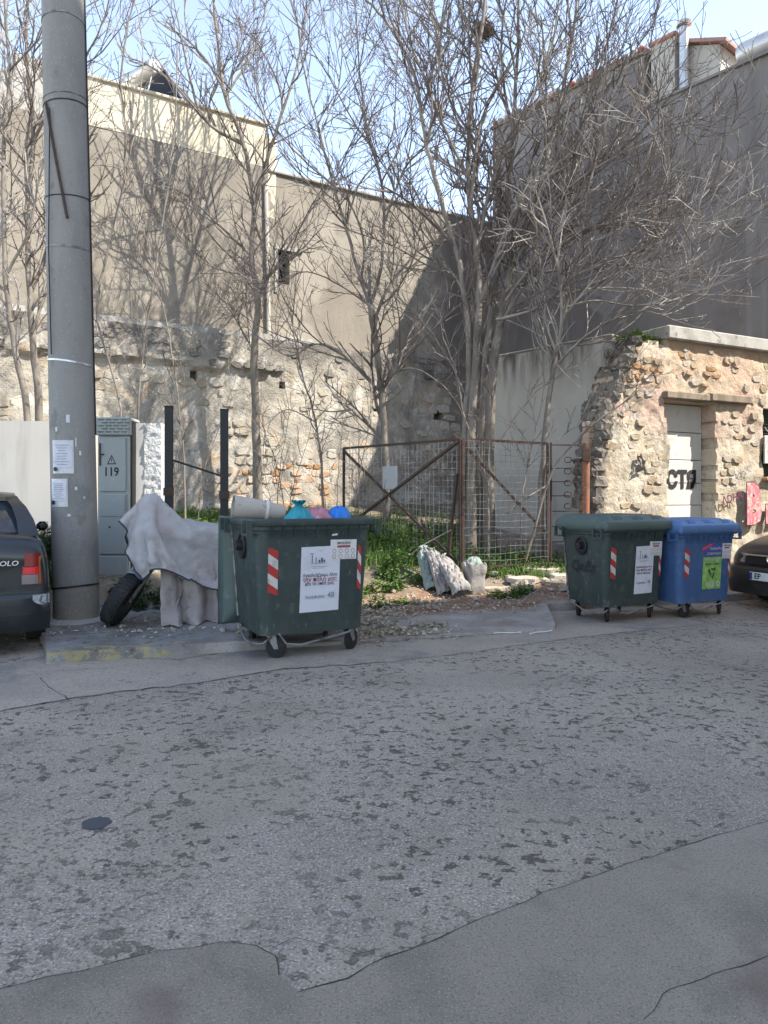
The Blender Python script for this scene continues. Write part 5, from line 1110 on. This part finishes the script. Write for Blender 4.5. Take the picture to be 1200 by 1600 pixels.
tree(NM, 'pale bare tree at the far left edge rising behind the white wall', [
    ([(50, 700), (42, 640), (22, 540), (9, 430), (5, 260), (14, 110), (4, -40)], 13.2, 13.0, .075, .022, 'root', .3), ([(9, 430), (45, 360), (70, 250), (120, 170)], 13.1, 12.7, .03, .009),
    ([(5, 260), (-50, 180), (-70, 60)], 13, 13.4, .03, .01), ([(12, 460), (-40, 400), (-90, 330)], 13.1, 13.2, .03, .01), ([(14, 110), (60, 60), (90, -20)], 13, 12.6, .024, .009)], 15, twig_w, dens=.34, tl=(.6, 1.5), sub=3)
tree(NM, 'bare tree directly left of the concrete pole with a trunk splitting low down', [
    ([(62, 700), (60, 630), (50, 520), (44, 360), (52, 220), (42, 70), (46, -40)], 13.4, 13.6, .085, .02, 'root', .35), ([(50, 520), (80, 420), (75, 300), (110, 200)], 13.4, 13.8, .03, .009),
    ([(52, 220), (100, 130), (150, 60), (180, -30)], 13.5, 13.1, .03, .01), ([(44, 360), (0, 300), (-20, 200)], 13.5, 13.9, .026, .009)], 16, dens=.34, tl=(.6, 1.5), sub=3)
SP = 'sapling'
tree(SP, 'thin curving pale sapling rising right beside the concrete pole to the sky', [([(178, 760), (188, 640), (152, 500), (166, 400), (192, 290), (195, 200), (189, 110), (205, 20), (225, -40)], 12.9, 12.5, .026, .014, 'root', .3), ([(192, 290), (215, 180), (222, 60), (200, -30)], 12.7, 12.9, .018, .008), ([(166, 400), (120, 330), (130, 230)], 12.8, 12.9, .012, .006)], 17, dens=.34, tl=(.3, .9), stub=3)
tree(SP, 'straight thin pale sapling between the cabinet and the black posts', [([(214, 760), (216, 620), (238, 450), (262, 300), (272, 200), (277, 70)], 12.6, 12.3, .024, .010, 'root', .3), ([(238, 450), (215, 380), (225, 300)], 12.5, 12.8, .010, .005)], 18, dens=.36, tl=(.3, .8))
tree(SP, 'dark brown crooked sapling standing between the two black posts', [([(290, 790), (288, 720), (277, 620), (262, 510), (240, 430), (232, 370)], 12.4, 12.2, .022, .008, 'root', .3)], 19, twig_d, dens=.4, tl=(.25, .7))
tree(SP, 'dark slim sapling with forked top behind the pink bag', [([(506, 830), (503, 740), (494, 660), (470, 575), (458, 510), (462, 440)], 14.2, 14., .03, .010, 'root', .3), ([(458, 520), (440, 480), (418, 420)], 14.1, 14.3, .014, .006), ([(494, 660), (450, 640), (420, 660)], 14.1, 13.8, .014, .006)], 20, twig_d, dens=.26, tl=(.35, .9))
tree(SP, 'whitish sapling fork standing directly right of the gate post', [([(762, 850), (763, 790), (757, 735), (728, 660), (715, 590), (690, 520)], 12.2, 12.4, .022, .008, 'root', .4), ([(763, 790), (764, 690), (770, 600), (748, 545)], 12.2, 12.4, .014, .006)], 21, dens=.3, tl=(.3, .8))
tree(SP, 'whitish sapling between the gate post and the leaning trunk', [([(816, 850), (815, 790), (824, 730), (842, 650), (850, 590), (835, 540)], 12.3, 12.5, .020, .007, 'root', .4), ([(824, 730), (880, 680), (905, 660), (930, 600)], 12.3, 12.2, .012, .006)], 22, dens=.3, tl=(.3, .8))
tree(SP, 'leaning bare sapling whose stem slants from the fence up to the brick pier', [([(815, 800), (860, 745), (890, 700), (925, 665), (960, 640)], 12.0, 11.8, .022, .012, 'root', .7), ([(780, 690), (830, 620), (870, 590), (920, 560)], 12.3, 12.6, .014, .006)], 23, twig_d, dens=.5, tl=(.2, .6))
r_ = random.Random(31)
for k in range(16):
    px = r_.choice([r_.uniform(270, 345), r_.uniform(410, 600), r_.uniform(410, 600), r_.uniform(620, 860)]); Y = r_.uniform(12.6, 15.5) if px < 600 else r_.uniform(12.2, 13.6); hgt = r_.uniform(90, 230); sl_ = r_.uniform(-50, 50)
    base_y = 770 + (1.6 - ground((px - 600) * Y / F, Y)) * F / Y
    tree('wild_shoot', 'thin leafless shoot growing among the weeds and bare trees of the lot', [([(px, base_y + 5), (px + sl_ * .3, base_y - hgt * .5), (px + sl_, base_y - hgt)], Y, Y + r_.uniform(-.4, .4), .011, .005, 'root', .3)], 100 + k, twig_d if k % 3 == 0 else twig_m, dens=.3, tl=(.25, .7), stub=3)['group'] = 'thin shoots growing in the lot'

nc = W(755, 48, 13.0); nest = thing('bird_nest', 'round twiggy bird nest high in the crown of the many stemmed tree', 'nest', nc); r_ = random.Random(77); b = MB()
for k in range(260):
    d = Vector((r_.gauss(0, 1), r_.gauss(0, 1), r_.gauss(0, .7))).normalized() * r_.uniform(.10, .2); t2 = Vector((-d.y, d.x, r_.uniform(-.1, .1))).normalized() * r_.uniform(.06, .16); b.tube([d - t2, d * 1.05, d + t2], .004, 3, cap=False)
b.build('sticks', twig_d, nest); b = MB(); b.lathe([(.02, -.12), (.10, -.09), (.14, .0), (.11, .07), (.06, .02), (.01, -.02)], seg=14); b.build('cup', twig_d, nest)

# ------------------------------------------------------------------ weeds, grass, litter
def leaf_quad(b, p, d, nrm, L_, wd):
    s = d.cross(nrm).normalized(); o = len(b.v); m = p + d * L_ * .5 + nrm * L_ * .08
    b.v += [tuple(p), tuple(m + s * wd), tuple(p + d * L_ - nrm * L_ * .12), tuple(m - s * wd)]; b.f += [(o, o + 1, o + 2), (o, o + 2, o + 3)]; b.m += [0, 0]
def weeds(name, label, cat, spots, m, leafL=(.04, .09), sd=0, nl=(8, 18), kind='stuff', zf=ground):
    r = random.Random(sd); b = MB()
    for (cx, cy, rx, ry, n, hh) in spots:
        for _ in range(n):
            a, q = r.uniform(0, 6.28), math.sqrt(r.random()); x, y = cx + rx * q * math.cos(a), cy + ry * q * math.sin(a)
            if fbm(x * 1.7, y * 1.7, sd) < -.22: continue
            h = hh * r.uniform(.35, 1.1) * (1.1 - .5 * q) * (.75 + .5 * fbm(x * 2, y * 2, 5)); z = zf(x, y); top = Vector((x + r.uniform(-.3, .3) * h, y + r.uniform(-.3, .3) * h, z + h)); bs = Vector((x, y, z - .02))
            b.tube([bs, bs.lerp(top, .5) + Vector((r.uniform(-.02, .02), 0, 0)), top], [.004, .003, .002], 3, cap=False)
            for k in range(r.randint(*nl)):
                f = r.uniform(.12, 1.); p = bs.lerp(top, f); a2 = r.uniform(0, 6.28); d = Vector((math.cos(a2), math.sin(a2), r.uniform(-.2, .7))).normalized(); n_ = Vector((r.uniform(-.4, .4), r.uniform(-.4, .4), 1)).normalized()
                L_ = r.uniform(*leafL) * (1.15 - .5 * f); leaf_quad(b, p, d, n_, L_, L_ * r.uniform(.22, .4))
    o = b.build(name, m); print(name, len(b.f)); return tag(o, label, cat, None, kind)
weeds('weeds', 'leafy green weeds growing round the foot of the gate leaf behind the sacks', 'weeds', [(.1, 12.4, 1.1, .7, 330, .55), (-.5, 12.9, .8, .9, 200, .6), (.8, 12.2, .6, .6, 170, .6), (.35, 11.5, .9, .4, 160, .42), (-.1, 11.1, .45, .35, 80, .3), (.9, 13.2, 1., .8, 150, .5), (0, 14.3, 1.3, .9, 260, .55), (.9, 15.2, 1.3, 1.2, 260, .55), (-.8, 15.6, 1., 1., 200, .5)], leaf_m, sd=1)
weeds('weeds', 'leafy weeds below the wire fence beside the rubble slabs', 'weeds', [(2.0, 12.1, .75, .45, 260, .42), (2.7, 12.2, .5, .4, 140, .36), (1.6, 12.4, .6, .6, 140, .45), (3.1, 12.1, .3, .3, 60, .3), (1.7, 10.9, .16, .12, 26, .16), (2.02, 11.0, .2, .14, 40, .22)], leaf_m, sd=2)
weeds('weeds', 'bright sunlit weeds and grass along the back of the lot behind the nearest bin', 'weeds', [(-3., 14.2, 1.6, 1., 420, .42), (-1.6, 14.6, 1.4, 1., 330, .45), (-4.2, 13.4, 1.1, .8, 230, .4), (-1.2, 13.4, .9, .7, 200, .5), (-2.6, 12.6, 1.4, .6, 220, .4)], grass_m, (.05, .13), 3)
weeds('weeds', 'dark weeds growing under the covered motorcycle', 'weeds', [(-2.75, 9.5, .6, .35, 110, .32), (-2.3, 9.7, .5, .4, 90, .4), (-3.3, 9.9, .35, .2, 40, .3)], leaf_d, sd=4)
weeds('shrub', 'small dark shrub growing between the parked car and the white wall', 'shrub', [(-5.02, 11.0, .25, .2, 150, .62), (-5.6, 11.15, .35, .15, 110, .5)], leaf_d, (.05, .09), 5, (10, 22), kind=None)
weeds('weeds', 'tuft of green weeds growing on top of the ruined house wall', 'weeds', [(4.42, 12.70, .28, .16, 170, .30), (4.05, 12.62, .2, .1, 40, .22), (4.75, 12.85, .2, .1, 60, .2)], grass_m, (.03, .07), 6, zf=lambda x, y: 4.2)
weeds('weeds', 'stray weeds at the edge of the dirt beside the nearest bin', 'weeds', [(-.05, 9.9, .3, .2, 45, .12), (.25, 10.3, .3, .2, 40, .12), (-.3, 10.6, .3, .3, 50, .2)], leaf_m, (.03, .06), 7)
weeds('creeper', 'dark creeper climbing the left side of the concrete pole', 'creeper', [(-3.86, 8.55, .05, .05, 26, .95)], leaf_d, (.03, .055), 8, (6, 10), kind=None, zf=lambda x, y: .5)
def grass(name, label, spots, sd):
    r = random.Random(sd); b = MB()
    for (cx, cy, rx, ry, n, h) in spots:
        for _ in range(n):
            a, q = r.uniform(0, 6.28), math.sqrt(r.random()); x, y = cx + rx * q * math.cos(a), cy + ry * q * math.sin(a); z = ground(x, y); hh = h * r.uniform(.5, 1.2); o = len(b.v); lx, lyy = r.uniform(-.4, .4) * hh, r.uniform(-.4, .4) * hh; w_ = r.uniform(.004, .008)
            b.v += [(x - w_, y, z - .01), (x + w_, y, z - .01), (x + lx * .4 + w_ * .7, y + lyy * .4, z + hh * .6), (x + lx * .4 - w_ * .7, y + lyy * .4, z + hh * .6), (x + lx, y + lyy, z + hh)]; b.f += [(o, o + 1, o + 2, o + 3), (o + 3, o + 2, o + 4)]; b.m += [0, 0]
    return tag(b.build(name, grass_m), label, 'grass', None, 'stuff')
grass('grass', 'fresh grass blades lit by the sun inside the lot', [(-3., 14., 2.2, 1.4, 3800, .26), (-1., 14.3, 1.6, 1.2, 2200, .26), (-3.6, 12.4, 1., .8, 1200, .22), (2.1, 12., .9, .4, 900, .18), (.2, 12.1, 1.2, .7, 1200, .22)], 9)
def litter(name, label, spots, m, sd, L=(.03, .08), kind='stuff', zf=ground):
    r = random.Random(sd); b = MB()
    for (cx, cy, rx, ry, n) in spots:
        for _ in range(n):
            x, y = r.gauss(cx, rx * .5), r.gauss(cy, ry * .5)
            z = zf(x, y) + .012 + r.uniform(0, .025); a = r.uniform(0, 6.28); t_ = r.uniform(-.5, .5); d = Vector((math.cos(a) * math.cos(t_), math.sin(a) * math.cos(t_), math.sin(t_))); n_ = Vector((r.uniform(-.7, .7), r.uniform(-.7, .7), 1)).normalized(); L_ = r.uniform(*L); leaf_quad(b, Vector((x, y, z)), d, n_, L_, L_ * r.uniform(.15, .35))
    return tag(b.build(name, m), label, 'litter', None, kind)
litter('leaf_litter', 'drift of dry fallen leaves between the nearest bin and the concrete ramp', [(-.12, 8.7, .45, .7, 520), (-.05, 9.6, .5, .7, 330), (.22, 8.2, .55, .22, 260), (.55, 8.55, .22, .16, 90), (-.3, 8.1, .3, .3, 200), (.6, 9.8, 1.2, .5, 140), (1.5, 10.2, 1., .4, 80)], dry_m, 10)
litter('leaf_litter', 'dry twigs and leaves scattered over the red dirt and below the weeds', [(.4, 10.4, 1.2, .7, 380), (1.6, 10.8, 1., .4, 300), (2.2, 11.5, .8, .5, 260), (-2.6, 8.6, .8, .5, 120), (-3., 7.9, 1.2, .3, 110), (-1.2, 8.6, .6, .6, 160)], dry_m, 11, (.02, .06))
r_ = random.Random(14); sm_r = [stone_mesh(rubble_m, 200 + i) for i in range(6)]
def rubble(n, cx, cy, rx, ry, s0, s1, lab, grp):
    for _ in range(n):
        x, y = r_.gauss(cx, rx * .5), r_.gauss(cy, ry * .5); s = r_.uniform(s0, s1)
        o = link('rubble_stone', r_.choice(sm_r), None, (x, y, ground(x, y) + s * .18), (R(-90) + r_.uniform(-.4, .4), r_.uniform(-.4, .4), r_.uniform(0, 6))); o.scale = (s * r_.uniform(.8, 1.3), s * .55, s * r_.uniform(.7, 1.1)); tag(o, lab, 'stone', grp)
rubble(26, 2.3, 11.3, .8, .5, .05, .17, 'loose rubble stone lying near the broken concrete slabs below the wire fence', 'rubble stones below the fence')
rubble(20, .5, 10.5, 1.2, .6, .03, .09, 'small stone lying in the red dirt in front of the weeds', 'stones in the red dirt')
rubble(14, -2.6, 8.1, 1., .4, .03, .08, 'pebble lying on the pavement below the covered motorcycle', 'pebbles on the pavement')
for (px, py, Y, wd, dp, th, yaw, tilt, lab) in ((845, 872, 12.0, .75, .4, .10, .3, .18, 'largest broken concrete slab sloping below the wire fence'), (868, 856, 12.35, .55, .35, .09, .1, -.12, 'sunlit broken slab at the rear of the slabs by the fence'), (878, 884, 11.8, .45, .35, .09, .6, .1, 'broken slab nearest to the closed green bin'), (818, 893, 11.5, .5, .28, .07, -.2, .1, 'thin broken slab at the left of the slab heap'), (770, 905, 11.2, .42, .2, .05, .2, .05, 'flat slab piece lying right of the upright sack')):
    p = W(px, py, Y); t = thing('concrete_slab', lab, 'slab', (p.x, p.y, ground(p.x, p.y) + .03), yaw, 'broken concrete slabs'); r2 = random.Random(px); ring = [(wd / 2 * math.cos(a) * r2.uniform(.8, 1.15), dp / 2 * math.sin(a) * r2.uniform(.8, 1.2)) for a in (2 * math.pi * k / 9 for k in range(9))]
    b = MB(); b.loft([[(x * 1.03, y * 1.03, -th / 2) for x, y in ring], [(x, y, th * .4) for x, y in ring], [(x * .95, y * .95, th / 2 + .01 * fbm(x * 5, y * 5)) for x, y in ring]]); b.xf(Matrix.Rotation(tilt, 4, 'X')); b.build('slab', rubble_m, t)
for (a, c, r0, lab) in ((W(790, 803, 12.1), W(858, 757, 12.3), .028, 'broken grey branch propped against the wire fence'), (W(640, 868, 11.5), W(705, 828, 11.4), .012, 'thin pale stick leaning over the leftmost sack'), (W(800, 985 - 30, 9.3), W(850, 915, 10.9), .01, 'thin stick lying on the concrete ramp')):
    t = tag(link('broken_branch', None, None, (0, 0, 0)), lab, 'branch'); 
    for p in (a, c): p.z = max(p.z, ground(p.x, p.y) + .02)
    b = MB(); b.tube([a, a.lerp(c, .4) + Vector((0, 0, .03)), c], [r0, r0 * .9, r0 * .6], 6); b.build('stick', bark, t); b = MB(); m_ = a.lerp(c, .6); b.tube([m_, m_ + Vector((.12, 0, .1))], [r0 * .5, .003], 5); b.build('side_twig', bark, t)
for (px, py, a, lab) in ((790, 991, .1, 'white plastic strip lying at the edge of the ramp'), (845, 990, .5, 'curled white cord lying on the road by the ramp edge')):
    p = GP(px, py); t = tag(link('plastic_strip', None, None, (p.x, p.y, .012), (0, 0, a)), lab, 'strip'); b = MB(); b.tube([(-.16, 0, 0), (-.05, .02, .004), (.08, -.015, .006), (.17, .03, 0)], .009, 5); b.build('strip', tape_m, t); b = MB(); b.lathe([(.001, -.02), (.01, -.02), (.01, .02), (.001, .02)], (.17, .03, 0), 'x', 8); b.build('strip_end', tape_m, t)
